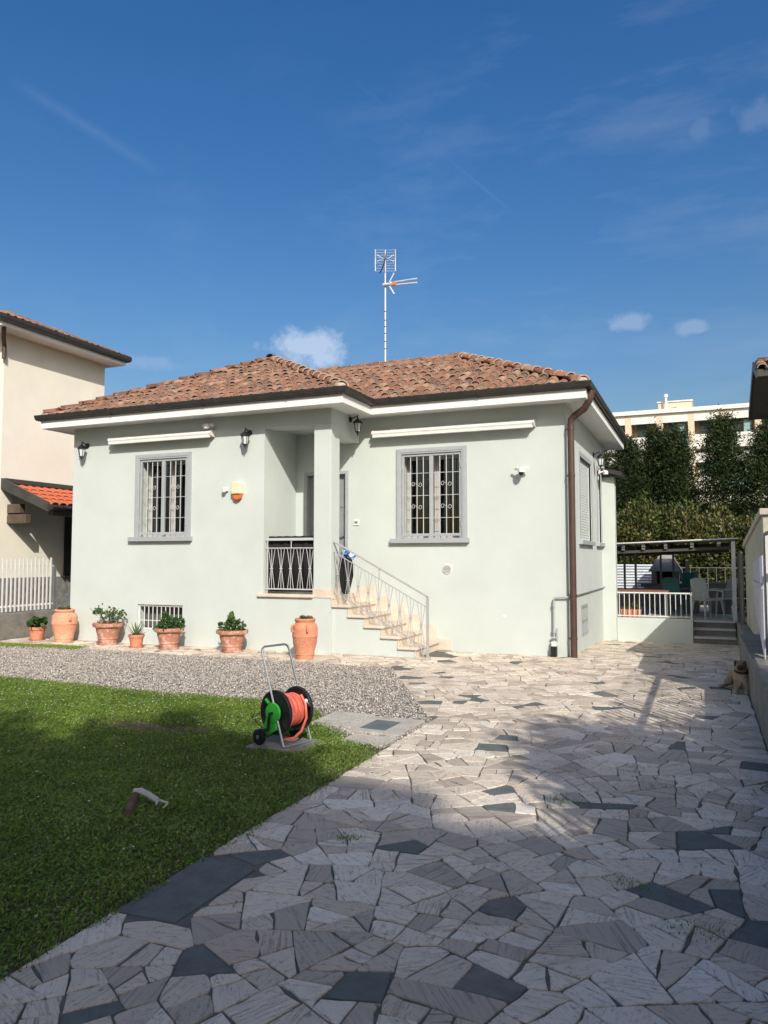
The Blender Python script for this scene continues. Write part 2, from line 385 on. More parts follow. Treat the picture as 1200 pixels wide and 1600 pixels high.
def npmesh(name, V, F, mat, col=None, parent=None, smooth=False):
    """V (n,3), F (m,k) arrays"""
    me = bpy.data.meshes.new(name); k = F.shape[1]
    off = np.array(rootloc(parent)) if parent is not None else np.zeros(3)
    me.vertices.add(len(V)); me.vertices.foreach_set('co', (V-off).astype(np.float32).ravel())
    me.loops.add(F.size); me.loops.foreach_set('vertex_index', F.astype(np.int32).ravel())
    me.polygons.add(len(F)); me.polygons.foreach_set('loop_start', np.arange(0, F.size, k, dtype=np.int32))
    me.update(calc_edges=True)
    if col is not None:
        c4 = np.ones((len(V), 4), np.float32); c4[:, 0] = col; c4[:, 1] = col
        a = me.attributes.new('Col', 'FLOAT_COLOR', 'POINT'); a.data.foreach_set('color', c4.ravel())
    if smooth: me.polygons.foreach_set('use_smooth', np.ones(len(F), bool))
    me.materials.append(MATS[mat]); o = bpy.data.objects.new(name, me); C.objects.link(o)
    if parent is not None: o.parent = parent
    return o
def leaves(P, D, size, aspect=.55, jit=.6):
    """quads: centre P, long axis D (unit-ish), returns V,F and per-vertex repeat"""
    n = len(P); D = D + rng.normal(0, jit, (n, 3)); D /= np.linalg.norm(D, axis=1)[:, None]+1e-9
    Q = rng.normal(0, 1, (n, 3)); S = np.cross(D, Q); S /= np.linalg.norm(S, axis=1)[:, None]+1e-9
    sz = size*rng.uniform(.6, 1.35, n)[:, None]
    a = D*sz*.5; b = S*sz*.5*aspect
    V = np.stack([P-a, P+b-a*.1, P+a, P-b-a*.1], 1).reshape(-1, 3)
    F = np.arange(n*4).reshape(n, 4); return V, F

def gz(y):
    """the drive falls 20 cm towards the back yard"""
    return 0.0 if y < 12.4 else (-.2 if y > 17.4 else -.2*(y-12.4)/5.0)

# ================================================================== SETTING
mb = MB()
ys = [-120, 12.4, 17.4, 400]
for a, b in zip(ys, ys[1:]): mb.quad((-250, a, gz(a)-.06), (250, a, gz(a)-.06), (250, b, gz(b)-.06), (-250, b, gz(b)-.06))
tag(mb.build('ground', 'mat_far_ground'), kind='structure')

# lawn soil and gravel bed
lawn_far = [(-13.5, 7.6), (-8.76, 7.52), (-7.34, 7.45), (-5.98, 7.38), (-4.71, 7.45), (-3.96, 7.3), (-3.6, 7.0), (-3.35, 6.6), (-3.0, 6.25), (-2.52, 6.05)]
mb = MB(); mb.quad(*[(x, y, -.012) for x, y in [(-12.6, -2.5), (-2.505, -2.5), (-2.505, 6.2)]+[(x, y) for x, y in lawn_far[::-1][1:]][:-1]+[(-12.6, 7.6)]])
tag(mb.build('lawn', 'soil'), kind='structure')
mb = MB(); mb.quad((-12.62, 6.0, -.02), (-2.5, 6.0, -.02), (-2.45, 7.08, -.02), (-4.35, 10.57, -.02), (-12.62, 10.45, -.02))
tag(mb.build('gravel_bed', 'gravel_base'), kind='structure')

def lawn_limit(x):
    xs = [p[0] for p in lawn_far]; yy = [p[1] for p in lawn_far]; return np.interp(x, xs, yy)
def gravel_stones():
    n = 78000
    x = rng.uniform(-12.4, -2.4, n); y = rng.uniform(6.0, 10.7, n)
    top = 10.50+.06*np.sin(x*1.7)+.05*np.sin(x*4.1) + rng.normal(0, .03, n)
    diag = (x+2.45)*(10.57-7.08)-(y-7.08)*(-4.35+2.45)   # <0 inside
    ok = (y < top) & (y > lawn_limit(x)-.10+rng.normal(0, .06, n)) & ((y-7.08)*(-1.90) - (x+2.45)*3.49 > -.02*3.97)
    ok |= (x > -3.0) & (x < -2.5) & (y > 6.15) & (y < 7.1) & (rng.random(n) < .6)
    ok &= (x > -11.8+rng.normal(0, .4, n)) | (rng.random(n) < .5)
    x, y = x[ok], y[ok]; n = len(x)
    base = np.array([(1,0,0),(-1,0,0),(0,1,0),(0,-1,0),(0,0,1),(0,0,-1)], float)
    F0 = np.array([(0,2,4),(2,1,4),(1,3,4),(3,0,4),(2,0,5),(1,2,5),(3,1,5),(0,3,5)])
    s = rng.uniform(.006, .0145, (n, 1))*np.stack([rng.uniform(.8, 1.4, n), rng.uniform(.7, 1.1, n), rng.uniform(.5, .9, n)], 1)
    a = rng.uniform(0, 2*pi, n); ca, sa = np.cos(a), np.sin(a)
    V = base[None]*s[:, None, :]*rng.uniform(.75, 1.2, (n, 6, 1))
    tl = rng.normal(0, .35, (n, 2)); V[:, :, 2] += V[:, :, 0]*tl[:, :1]+V[:, :, 1]*tl[:, 1:]
    X = V[:, :, 0]*ca[:, None]-V[:, :, 1]*sa[:, None]+x[:, None]; Y = V[:, :, 0]*sa[:, None]+V[:, :, 1]*ca[:, None]+y[:, None]
    Z = V[:, :, 2]+rng.uniform(-.016, .004, n)[:, None]
    P = np.stack([X, Y, Z], 2).reshape(-1, 3); F = (F0[None]+6*np.arange(n)[:, None, None]).reshape(-1, 3)
    o = npmesh('gravel', P, F, 'pebble', np.repeat(rng.random(n), 6))
    tag(o, 'pale grey gravel spread between the lawn and the house', 'gravel', kind='stuff')
gravel_stones()

SLABS = [(-3.56, -3.12, 6.62, 7.22), (-3.08, -2.55, 6.45, 7.12), (-2.98, -2.56, 6.06, 6.38)]
REEL_SLAB = (-3.58, -3.08, 5.55, 5.98)
def grass():
    n = 560000
    u = rng.random(n); y = 1.2+6.5*np.sqrt(u)*1.0
    y = np.where(rng.random(n) < .22, rng.uniform(1.2, 4.5, n), y)
    x = -2.46 - (rng.random(n)**.85)*np.minimum(10, 1.5+1.25*y)
    ok = (y < lawn_limit(x)+rng.normal(0, .05, n)) & (x < -2.47+.03*np.sin(y*7)+.02*np.sin(y*19)+rng.normal(0, .018, n))
    for (a, b, c, d) in SLABS+[REEL_SLAB]:
        ok &= ~((x > a+.015) & (x < b-.015) & (y > c+.015) & (y < d-.015))
    ok &= ~((x > -2.49) & (y > 6.0))
    # worn earth patches
    def patch(cx, cy, rx, ry, p): 
        q = ((x-cx)/rx)**2+((y-cy)/ry)**2+.5*np.sin(x*17+y*9)*np.sin(y*23-x*5)
        return (q < 1) & (rng.random(n) < p*(1-q*.6))
    ok &= ~patch(-5.0, 5.88, .55, .24, 1.0) & ~patch(-4.5, 5.95, .4, .16, .7) & ~patch(-4.05, 2.9, .35, .25, .75) & ~patch(-3.1, 6.55, .3, .2, .8)
    ok &= ~((x > -2.62) & (y > 5.75) & (rng.random(n) < .6))
    x, y = x[ok], y[ok]; n = len(x)
    pn = .55*np.sin(x*2.3+1.1*np.sin(y*1.7))*np.sin(y*2.9+.8*np.sin(x*2.1))+.55*np.sin(x*7.1+2*np.sin(y*3.3))*np.sin(y*8.3+1.5*np.sin(x*5.2))
    clov = rng.random(n) < (.46+.25*np.clip(pn, -1, 1))
    h = np.where(clov, rng.uniform(.010, .032, n), rng.uniform(.014, .042, n))*(1+.45*pn)
    a = rng.uniform(0, 2*pi, n); lean = rng.uniform(.1, 1.1, n)
    w = rng.uniform(.0016, .0035, n)
    B = np.stack([x, y, np.full(n, -.012)], 1)
    S = np.stack([-np.sin(a), np.cos(a), np.zeros(n)], 1)*w[:, None]
    Dv = np.stack([np.cos(a)*lean*h, np.sin(a)*lean*h, h+.004], 1)
    T = B+Dv; Mi = B+Dv*np.array([.4, .4, .62])
    V = np.stack([B-S, B+S, Mi+S*.8, T], 1)
    # clover leaflets: small flat diamonds held at blade height
    k = np.where(clov)[0]; m_ = len(k); r = rng.uniform(.005, .011, m_)
    c = T[k]; a2 = rng.uniform(0, 2*pi, m_); e1 = np.stack([np.cos(a2), np.sin(a2), rng.normal(0, .35, m_)], 1)*r[:, None]
    e2 = np.stack([-np.sin(a2), np.cos(a2), rng.normal(0, .35, m_)], 1)*r[:, None]*.8
    V[k] = np.stack([c-e1, c-e2, c+e1, c+e2], 1)
    F = np.arange(n*4).reshape(n, 4)
    col = np.clip(.42+.26*pn+rng.normal(0, .2, n), 0, 1); col = np.where(rng.random(n) < .06, .97, np.minimum(col, .88))
    o = npmesh('grass', V.reshape(-1, 3), F, 'grass_leaf', np.repeat(col, 4))
    tag(o, 'short green grass and clover of the lawn', 'grass', kind='stuff')
    # daisies / clover heads
    n = 420; x = -2.7-rng.random(n)**.8*6.5; y = rng.uniform(3.2, 7.3, n); y = np.where(rng.random(n) < .6, rng.uniform(5.6, 7.3, n), y)
    ok = y < lawn_limit(x)-.05; x, y = x[ok], y[ok]; n = len(x)
    P = np.stack([x, y, rng.uniform(.028, .05, n)], 1); r = rng.uniform(.005, .010, n)
    V = np.stack([P+np.stack([np.cos(t)*r, np.sin(t)*r, np.full(n, rng.normal(0, .003))], 1) for t in np.arange(6)*pi/3], 1).reshape(-1, 3)
    o = npmesh('clover_flowers', V, np.arange(n*6).reshape(n, 6), 'flower_white', np.repeat(rng.random(n), 6))
    tag(o, 'scattered tiny white flowers in the lawn', 'flowers', kind='stuff')
grass()

# ------------------------------------------------------------------ crazy paving
def clip(poly, nx, ny, d):
    """keep points with nx*x+ny*y <= d"""
    out = []
    for i in range(len(poly)):
        p, q = poly[i], poly[(i+1) % len(poly)]
        a = nx*p[0]+ny*p[1]-d; b = nx*q[0]+ny*q[1]-d
        if a <= 0: out.append(p)
        if (a < 0 < b) or (b < 0 < a):
            t = a/(a-b); out.append((p[0]+(q[0]-p[0])*t, p[1]+(q[1]-p[1])*t))
    return out
def area(p): return .5*sum(p[i][0]*p[(i+1) % len(p)][1]-p[(i+1) % len(p)][0]*p[i][1] for i in range(len(p)))
def cen(p): return sum(q[0] for q in p)/len(p), sum(q[1] for q in p)/len(p)
DIAG = (-3.49, -1.90)   # outward normal side of the gravel edge
dl = math.hypot(*DIAG); DIAG = (DIAG[0]/dl, DIAG[1]/dl); DIAGD = DIAG[0]*-2.45+DIAG[1]*7.08
BIG = (-2.5, -2.16, 2.80, 3.47)
def in_pave(x, y, m=0.0):
    if y < 7.08: return -2.52-m < x < .46+m and y > .3
    if y < 12.8:
        return x < .46+m and x > -12.6 and (y > 10.55-m or DIAG[0]*x+DIAG[1]*y < DIAGD+m) and (x > -4.4 or 10.52-m < y < 11.6) and not (x < -2.3 and y > 12.72)
    return -2.2-m < x < .8+m and y < 17.45
def paving():
    root = bpy.data.objects.new('pavement', None)
    base = MB()
    for q in ([(-2.5, -1.5), (.46, -1.5), (.46, 7.08), (-2.5, 7.08)], [(-2.45, 7.08), (.46, 7.08), (.46, 12.4), (-4.35, 12.4), (-4.35, 10.57)], [(-12.65, 10.5), (-4.35, 10.57), (-4.35, 11.7), (-12.65, 11.7)]):
        base.quad(*[(x, y, -.007) for x, y in q])
    base.quad((-4.35, 12.4, -.007), (.8, 12.4, -.007), (.8, 17.5, -.207), (-4.35, 17.5, -.207))
    pv = base.build('pavement', 'mortar'); tag(pv, 'crazy paving of pale banded stone with scattered dark slates', 'pavement', kind='structure')
    # sites
    sites = []; grid = {}
    def put(x, y, r):
        gx, gy = int(math.floor(x/.6)), int(math.floor(y/.6))
        for i in range(gx-2, gx+3):
            for j in range(gy-2, gy+3):
                for (a, b, c) in grid.get((i, j), ()):
                    if (a-x)**2+(b-y)**2 < (.5*(r+c))**2: return False
        grid.setdefault((gx, gy), []).append((x, y, r)); sites.append((x, y, r)); return True
    dark = {(-1.67,4.12):.5, (-1.18,2.81):.5, (-1.93,2.61):.5, (-.78,3.3):.75, (-.68,2.73):.75, (-.19,3.66):.5, (.03,4.19):.5, (-2.31,3.62):.5,
            (-1.32,5.27):.5, (-1.77,6.68):.5, (-2.38,8.36):.5, (-.25,6.99):.75, (-.33,8.36):.75, (-1.57,6.19):.5, (-2.71,8.1):.5, (-.57,5.25):.5, (-3.46,9.08):.75,
            (-3.71,11.45):.5, (-2.25,2.08):.75, (-.9,13.6):.5, (-.5,14.2):.5, (-1.1,9.3):.75, (-3.2,9.9):.75, (-2.6,11.6):.5, (-1.6,10.9):1, (-2.12,3.78):1, (-1.5,4.75):1, (-.62,4.62):1}
    rs = random.Random(11)
    for k in range(26000):
        x = rs.uniform(-12.8, 1.1); y = rs.uniform(.2, 17.6)
        if not in_pave(x, y, .9): continue
        put(x, y, rs.choice((.42, .5, .6, .75)))
    cells = []
    for (x, y, r) in sites:
        kx = 1.0
        poly = [(x-1.1, y-1.1), (x+1.1, y-1.1), (x+1.1, y+1.1), (x-1.1, y+1.1)]
        gx, gy = int(math.floor(x/.6)), int(math.floor(y/.6))
        j = rs.uniform(.002, .005)
        for a in range(gx-4, gx+5):
            for b in range(gy-4, gy+5):
                for (px_, py_, pr) in grid.get((a, b), ()):
                    if px_ == x and py_ == y: continue
                    dx, dy = px_-x, py_-y; d = math.hypot(dx, dy)
                    t = .5+.5*(r*r-pr*pr)/(d*d)*.55
                    nx, ny = dx/d, dy/d
                    poly = clip(poly, nx, ny, nx*x+ny*y+d*t-j)
                    if len(poly) < 3: break
                if len(poly) < 3: break
            if len(poly) < 3: break
        if len(poly) < 3: continue
        poly = clip(poly, 1, 0, .455 if y < 12.5 else .78); poly = clip(poly, -1, 0, 12.62)
        if len(poly) < 3: continue
        if y < 7.08: poly = clip(poly, -1, 0, 2.50)
        elif y < 12.8:
            if x < -4.4 or (y > 10.57 and x < -4.0): poly = clip(clip(poly, 0, -1, -10.50), 0, 1, 11.75)
            else: poly = clip(poly, DIAG[0], DIAG[1], DIAGD)
        if len(poly) < 3: continue
        def cut(p, depth=0):
            ar = area(p)
            if ar < .004: return []
            c = cen(p); d = math.hypot(*c)
            if ar < rs.choice((.018, .026, .036, .05, .08)) or depth > 7: return [p]
            cxx = sum((q[0]-c[0])**2 for q in p); cyy = sum((q[1]-c[1])**2 for q in p); cxy = sum((q[0]-c[0])*(q[1]-c[1]) for q in p)
            ax_ = .5*math.atan2(2*cxy, cxx-cyy); jj = rs.uniform(.0025, .006); best = None; sp = math.sqrt(ar)*.2
            for tr in range(5):
                ang = ax_+(pi/2 if rs.random() < .75 else 0)+rs.uniform(-.4, .4)
                nx, ny = -sin(ang), cos(ang); dd = nx*c[0]+ny*c[1]+rs.uniform(-sp, sp)
                two = [clip(p, nx, ny, dd-jj), clip(p, -nx, -ny, -dd-jj)]
                if min(len(q) for q in two) < 3: continue
                sc_ = min(area(q)/sum(math.hypot(q[k][0]-q[k-1][0], q[k][1]-q[k-1][1]) for k in range(len(q)))**2 for q in two)-(.02 if min(len(q) for q in two) == 3 else 0)+rs.uniform(0, .012)
                if best is None or sc_ > best[0]: best = (sc_, two)
            if best is None: return [p]
            return [r_ for q in best[1] for r_ in cut(q, depth+1)]
        for q in cut(poly):
            if cen(q)[0] < -1.5 and 2.3 < cen(q)[1] < 4:      # the big slate slab at the lawn edge
                x_, y_ = cen(q)
                if BIG[0] < x_ < BIG[1] and BIG[2] < y_ < BIG[3]: continue
                w = max((x_-BIG[1], 0), (BIG[2]-y_, 1), (y_-BIG[3], 2))[1]
                q = clip(q, -1, 0, -(BIG[1]+.008)) if w == 0 else (clip(q, 0, 1, BIG[2]-.008) if w == 1 else clip(q, 0, -1, -(BIG[3]+.008)))
                if len(q) < 3: continue
            # knock off some corners
            r_ = []
            for k in range(len(q)):
                a_, b_, c_ = q[k-1], q[k], q[(k+1) % len(q)]
                la, lc = math.hypot(a_[0]-b_[0], a_[1]-b_[1]), math.hypot(c_[0]-b_[0], c_[1]-b_[1])
                if rs.random() < .4 and min(la, lc) > .07:
                    t = rs.uniform(.006, .02)
                    r_ += [(b_[0]+(a_[0]-b_[0])*t/la, b_[1]+(a_[1]-b_[1])*t/la), (b_[0]+(c_[0]-b_[0])*t/lc, b_[1]+(c_[1]-b_[1])*t/lc)]
                else: r_.append(b_)
            if area(r_) > .004: cells.append([r_, None])
    for (dx_, dy_), kd_ in dark.items():
        best = min((q for q in cells if area(q[0]) > .03), key=lambda q: (cen(q[0])[0]-dx_)**2+(cen(q[0])[1]-dy_)**2); best[1] = kd_
    cells.append([[(BIG[0], BIG[2]), (BIG[1]-.02, BIG[2]+.02), (BIG[1], BIG[3]-.03), (BIG[0], BIG[3])], .5])
    def px_area(p):
        c = cen(p); d2 = c[0]**2+c[1]**2+2.5
        vis = -49.6 < math.degrees(math.atan2(c[0], c[1])) < 4.6
        return (area(p)*1.6/d2**1.5) if vis else 0
    cells.sort(key=lambda q: -px_area(q[0]))
    rest_v, rest_f, rest_c, rest_uv = [], [], [], []
    for i, (p, kind) in enumerate(cells):
        # rough, slightly broken edges
        q = []
        for k in range(len(p)):
            a, b = p[k], p[(k+1) % len(p)]; l = math.hypot(b[0]-a[0], b[1]-a[1])
            if l < .012: continue
            q.append((a[0]+rs.uniform(-.004, .004), a[1]+rs.uniform(-.004, .004)))
            nseg = 1 if l < .09 else (2 if l < .2 else 3)
            nx, ny = (b[1]-a[1])/l, -(b[0]-a[0])/l
            for m in range(1, nseg):
                t = (m+rs.uniform(-.2, .2))/nseg; o = rs.gauss(0, .005) if kind != .5 else -abs(rs.gauss(0, .0015))
                q.append((a[0]+(b[0]-a[0])*t+nx*o, a[1]+(b[1]-a[1])*t+ny*o))
        n = len(q)
        if n < 3: continue
        c = cen(q); h = rs.uniform(-.002, .004); tx, ty = rs.gauss(0, .006), rs.gauss(0, .006)
        dmin = max(.02, math.sqrt(area(q)))
        vs = []
        for (ring, z) in ((1-.006/dmin, 0), (1, -.003), (1.0, -.03)):
            for (x, y) in q:
                X = c[0]+(x-c[0])*ring; Y = c[1]+(y-c[1])*ring
                vs.append((X, Y, gz(Y)+h+z+tx*(X-c[0])+ty*(Y-c[1])))
        fs = [tuple(range(n))]+[(r_*n+k, (r_+1)*n+k, (r_+1)*n+(k+1) % n, r_*n+(k+1) % n) for r_ in (0, 1) for k in range(n)]
        tone = rs.random(); gr = rs.random(); kd = kind if kind is not None else (.5 if rs.random() < .018 else (1 if rs.random() < .08 else 0))
        ang = rs.uniform(0, pi); ca, sa = cos(ang), sin(ang); ox, oy = rs.uniform(0, 50), rs.uniform(0, 50)
        uv = [(ca*x+sa*y+ox, -sa*x+ca*y+oy) for x, y, z in vs]
        if i < 300:
            me = bpy.data.meshes.new('stone'); me.from_pydata(vs, [], fs)
            me.materials.append(MATS['flagstone'])
            at = me.attributes.new('Col', 'FLOAT_COLOR', 'POINT'); at.data.foreach_set('color', [tone, kd, gr, 1]*len(vs))
            ul = me.uv_layers.new(name='UVMap'); li = [v for f in fs for v in f]
            ul.data.foreach_set('uv', [t for v in li for t in uv[v]])
            o = bpy.data.objects.new('stone', me); C.objects.link(o); o.parent = pv
        else:
            b = len(rest_v); rest_v += vs; rest_f += [tuple(v+b for v in f) for f in fs]; rest_c += [tone, kd, gr, 1]*len(vs); rest_uv += uv
    me = bpy.data.meshes.new('small_stones'); me.from_pydata(rest_v, [], rest_f); me.materials.append(MATS['flagstone'])
    at = me.attributes.new('Col', 'FLOAT_COLOR', 'POINT'); at.data.foreach_set('color', rest_c)
    ul = me.uv_layers.new(name='UVMap'); ul.data.foreach_set('uv', [t for f in rest_f for v in f for t in rest_uv[v]])
    o = bpy.data.objects.new('small_stones', me); C.objects.link(o); o.parent = pv; o['kind'] = 'stuff'
    bpy.data.objects.remove(root)
    print('paving stones', len(cells))
    # weeds and moss in the joints
    n = 900; cx = np.array([-.55, -.05, -.38, .40, .43, -.9, -1.9]); cy = np.array([2.5, 3.62, 4.0, 3.2, 6.0, 5.15, 4.0]); k = rng.integers(0, 7, n)
    sp = np.array([.05, .05, .04, .03, .03, .04, .03])[k]
    P = np.stack([cx[k]+rng.normal(0, 1, n)*sp*1.6, cy[k]+rng.normal(0, 1, n)*sp, np.full(n, .0)], 1)
    h = rng.uniform(.01, .04, n); D = np.stack([rng.normal(0, .5, n), rng.normal(0, .5, n), np.ones(n)], 1)
    V, F = leaves(P+D*h[:, None]*.3, D, .02, .2, .2)
    tag(npmesh('joint_weeds', V, F, 'grass_leaf', np.repeat(rng.uniform(.1, .7, n), 4)), 'small green weeds growing in the paving joints', 'weeds', kind='stuff')
paving()

# flat concrete slabs at the end of the lawn, the drain cover among them
def slab(name, x0, x1, y0, y1, mat, label, z=.018, cat='slab'):
    mb = MB(); e = .015
    pts = [(x0+random.uniform(-e, e), y0+random.uniform(-e, e)), (x1+random.uniform(-e, e), y0+random.uniform(-e, e)), (x1+random.uniform(-e, e), y1+random.uniform(-e, e)), (x0+random.uniform(-e, e), y1+random.uniform(-e, e))]
    mb.prism([(x, y, -.03) for x, y in pts], (0, 0, .03+z)); o = mb.build(name, mat, bevel=.006); return tag(o, label, cat)
slab('concrete_slab', *SLABS[0], 'concrete', 'pale concrete slab nearest the hose reel, at the gravel edge', .006)
cs = slab('concrete_slab', *SLABS[1], 'concrete', 'large concrete slab with a dark slate square set in it', .012)
mb = MB(); mb.prism([(-3.0, 6.57, .0), (-2.74, 6.55, .0), (-2.73, 6.93, .0), (-2.99, 6.95, .0)], (0, 0, .017)); mb.build('slate_inset', 'slate_slab', cs, bevel=.003)
slab('concrete_slab', *SLABS[2], 'concrete', 'small concrete slab next to the paving, in front of the slate inset', .006)
slab('concrete_slab', *REEL_SLAB, 'concrete_old', 'concrete slab lying in the grass under the hose reel', .02)

# ================================================================== THE HOUSE
A, B, S, WL, BK = 11.5, 12.65, -2.05, -11.55, 18.1      # front wall, set-back wall, right wall, left wall, back wall
house = thing('house', 'pale mint green bungalow with terracotta hip roof and corner porch', 'house', (-6.8, 14.8, 0))
def panel(mb, P0, U, V, N, w, h, holes=(), depth=.3):
    P0, U, V, N = Vector(P0), Vector(U), Vector(V), Vector(N)
    us = sorted({0, w, *[t for q in holes for t in q[:2]]}); vs = sorted({0, h, *[t for q in holes for t in q[2:4]]})
    for i in range(len(us)-1):
        for j in range(len(vs)-1):
            cu, cv = (us[i]+us[i+1])/2, (vs[j]+vs[j+1])/2
            if any(q[0] < cu < q[1] and q[2] < cv < q[3] for q in holes): continue
            mb.quad(*[P0+U*a+V*b for a, b in ((us[i], vs[j]), (us[i+1], vs[j]), (us[i+1], vs[j+1]), (us[i], vs[j+1]))])
    for q in holes:
        c = [P0+U*a+V*b for a, b in ((q[0], q[2]), (q[1], q[2]), (q[1], q[3]), (q[0], q[3]))]; D = N*-(q[4] if len(q) > 4 else depth)
        for k in range(4): mb.quad(c[k], c[(k+1) % 4], c[(k+1) % 4]+D, c[k]+D)
ZT = 4.18; ZB = -.35
X_, Z_ = (1, 0, 0), (0, 0, 1)
W1 = (-9.88, -8.78, 2.00, 3.47); W2 = (-4.96, -3.84, 1.95, 3.46); CW = (-9.88, -8.83, .26, .73); DR = (-6.94, -6.02, 1.0, 3.22)
def hl(q, x0, d=.36): return (q[0]-x0, q[1]-x0, q[2]-ZB, q[3]-ZB, d)
mb = MB()
PX = -7.12
panel(mb, (WL, A, ZB), X_, Z_, (0, -1, 0), PX-WL, ZT-ZB, [hl(W1, WL), hl(CW, WL, .22)])
panel(mb, (PX, A, ZB), X_, Z_, (0, -1, 0), -5.80-PX, .93-ZB)
panel(mb, (PX, A, ZB), (0, 1, 0), Z_, (1, 0, 0), B-A, ZT-ZB)                       # left side of the porch
panel(mb, (PX, B, ZB), X_, Z_, (0, -1, 0), S-PX, ZT-ZB, [hl(W2, PX), hl(DR, PX, .16)])
SW1 = (14.12, 15.62, 1.93, 3.47); SW2 = (16.55, 17.25, 1.93, 3.47); SV = (14.12, 14.95, .17, .74)
panel(mb, (S, B, ZB), (0, 1, 0), Z_, (1, 0, 0), BK-B, ZT-ZB, [(q[0]-B, q[1]-B, q[2]-ZB, q[3]-ZB, d) for q, d in ((SW1, .07), (SW2, .07), (SV, .06))])
panel(mb, (WL, A, ZB), (0, 1, 0), Z_, (-1, 0, 0), BK-A, ZT-ZB)
panel(mb, (WL, BK, ZB), X_, Z_, (0, 1, 0), S-WL, ZT-ZB)
mb.quad((PX, A+.33, 3.95), (-6.10, A+.33, 3.95), (-6.10, B, 3.95), (PX, B, 3.95))   # porch ceiling
panel(mb, (-5.80, A, ZB), (0, 1, 0), Z_, (1, 0, 0), B-A, .93-ZB)
mb.build('wall', 'stucco_mint', house)
# low rear wing seen past the corner
mb = MB(); mb.box(-2.3, -1.77, 17.4, 17.7, -.35, 3.40); mb.build('rear_wing', 'stucco_mint', house, bevel=.01)
mb = MB(); mb.prism([(-2.3, 17.2, 3.56), (-1.60, 17.2, 3.40), (-1.60, 18.0, 3.40), (-2.3, 18.0, 3.56)], (0, 0, .09)); mb.build('wing_eave', 'gutter_metal', house)
mb = MB(); mb.box(-6.13, -5.80, A+.001, A+.33, .93, 3.90); mb.build('column', 'stucco_mint', house, bevel=.008)
mb = MB(); mb.box(PX, -5.80, A, A+.33, 3.90, ZT); mb.build('porch_beam', 'stucco_mint', house, bevel=.006)
mb = MB(); mb.box(-6.10, -5.80, A+.33, B, 3.72, ZT); mb.build('porch_beam', 'stucco_mint', house, bevel=.006)
mb = MB(); mb.box(PX+.005, -5.78, A+.02, B, .90, .975); mb.build('porch_floor', 'marble_step', house, bevel=.006)
mb = MB(); mb.box(-7.22, -6.125, A-.05, A+.20, .925, .978); mb.build('balcony_sill', 'marble_step', house, bevel=.008)
mb = MB(); mb.box(-6.135, -5.79, A-.012, A-.001, .93, 1.085); mb.box(-5.80+.001, -5.79, A-.001, A+.33, .93, 1.085); mb.build('column_skirting', 'marble_step', house)

# eaves: white fascia and soffit, dark gutter, swept along the roof edge
EP = [(-12.0, 18.5), (-12.0, 11.08), (-5.38, 11.08), (-5.38, 12.23), (-1.65, 12.23), (-1.65, 18.5), (-12.0, 18.5)]
def sweep(path, prof, closed=True):
    n = len(path)-1; dirs = []
    for i in range(n):
        d = Vector((path[i+1][0]-path[i][0], path[i+1][1]-path[i][1])).normalized(); dirs.append(Vector((d.y, -d.x)))
    vs, fs = [], []; k = len(prof)
    for i in range(n):
        m = dirs[i-1]+dirs[i]
        for o, z in prof: vs.append((path[i][0]+m.x*o, path[i][1]+m.y*o, z))
    for i in range(n):
        j = (i+1) % n
        for a in range(k-1): fs.append((i*k+a, j*k+a, j*k+a+1, i*k+a+1))
    return vs, fs
mb = MB(); mb.add(*sweep(EP, [(-.47, 4.172), (-.04, 4.165), (-.04, 4.150), (0, 4.150), (0, 4.300), (-.12, 4.300)])); mb.build('fascia', 'soffit_white', house)
gp = [(.005, 4.302), (.005, 4.425)] ; gp = [(.004, 4.43), (.004, 4.30)]+[(.045+.045*cos(t), 4.372+.075*sin(t)) for t in np.linspace(1.15*pi, 2*pi, 8)]+[(.094, 4.378), (.094, 4.405), (.082, 4.405)]
mb = MB(); mb.add(*sweep(EP, gp)); gut = mb.build('gutter', 'gutter_metal', house, smooth=True)
for x in (-8.1, -10.2, -3.4, -6.4):
    y = 11.08 if x < -5.38 else 12.23
    mb = MB(); mb.tube([(x, y-.004+.0, 4.30), (x, y-.03, 4.288), (x, y-.06, 4.288), (x, y-.097, 4.33), (x, y-.099, 4.40)], .006, 6); mb.build('gutter_bracket', 'gutter_metal', gut)
# downpipe
mb = MB()
mb.tube([(-1.60, 12.45, 4.30), (-1.62, 12.45, 4.20), (-1.64, 12.45, 4.12), (-1.72, 12.50, 4.02), (-1.88, 12.56, 3.93), (-1.94, 12.575, 3.87), (-1.95, 12.58, 3.78), (-1.95, 12.58, 3.3), (-1.95, 12.58, 1.6), (-1.95, 12.58, -.02)], [.062]*2+[.055]*8, 14)
dp = mb.build('downpipe', 'pipe_brown', house, smooth=True)
for z in (3.72, 2.95, 1.0, .30):
    mb = MB(); mb.lathe([(.056, -.02), (.061, -.02), (.061, .02), (.056, .02)], (-1.95, 12.58, z), 14); mb.tube([(-2.0, 12.62, z), (-2.05, 12.66, z)], .008, 6); mb.build('pipe_clamp', 'pipe_brown', dp)
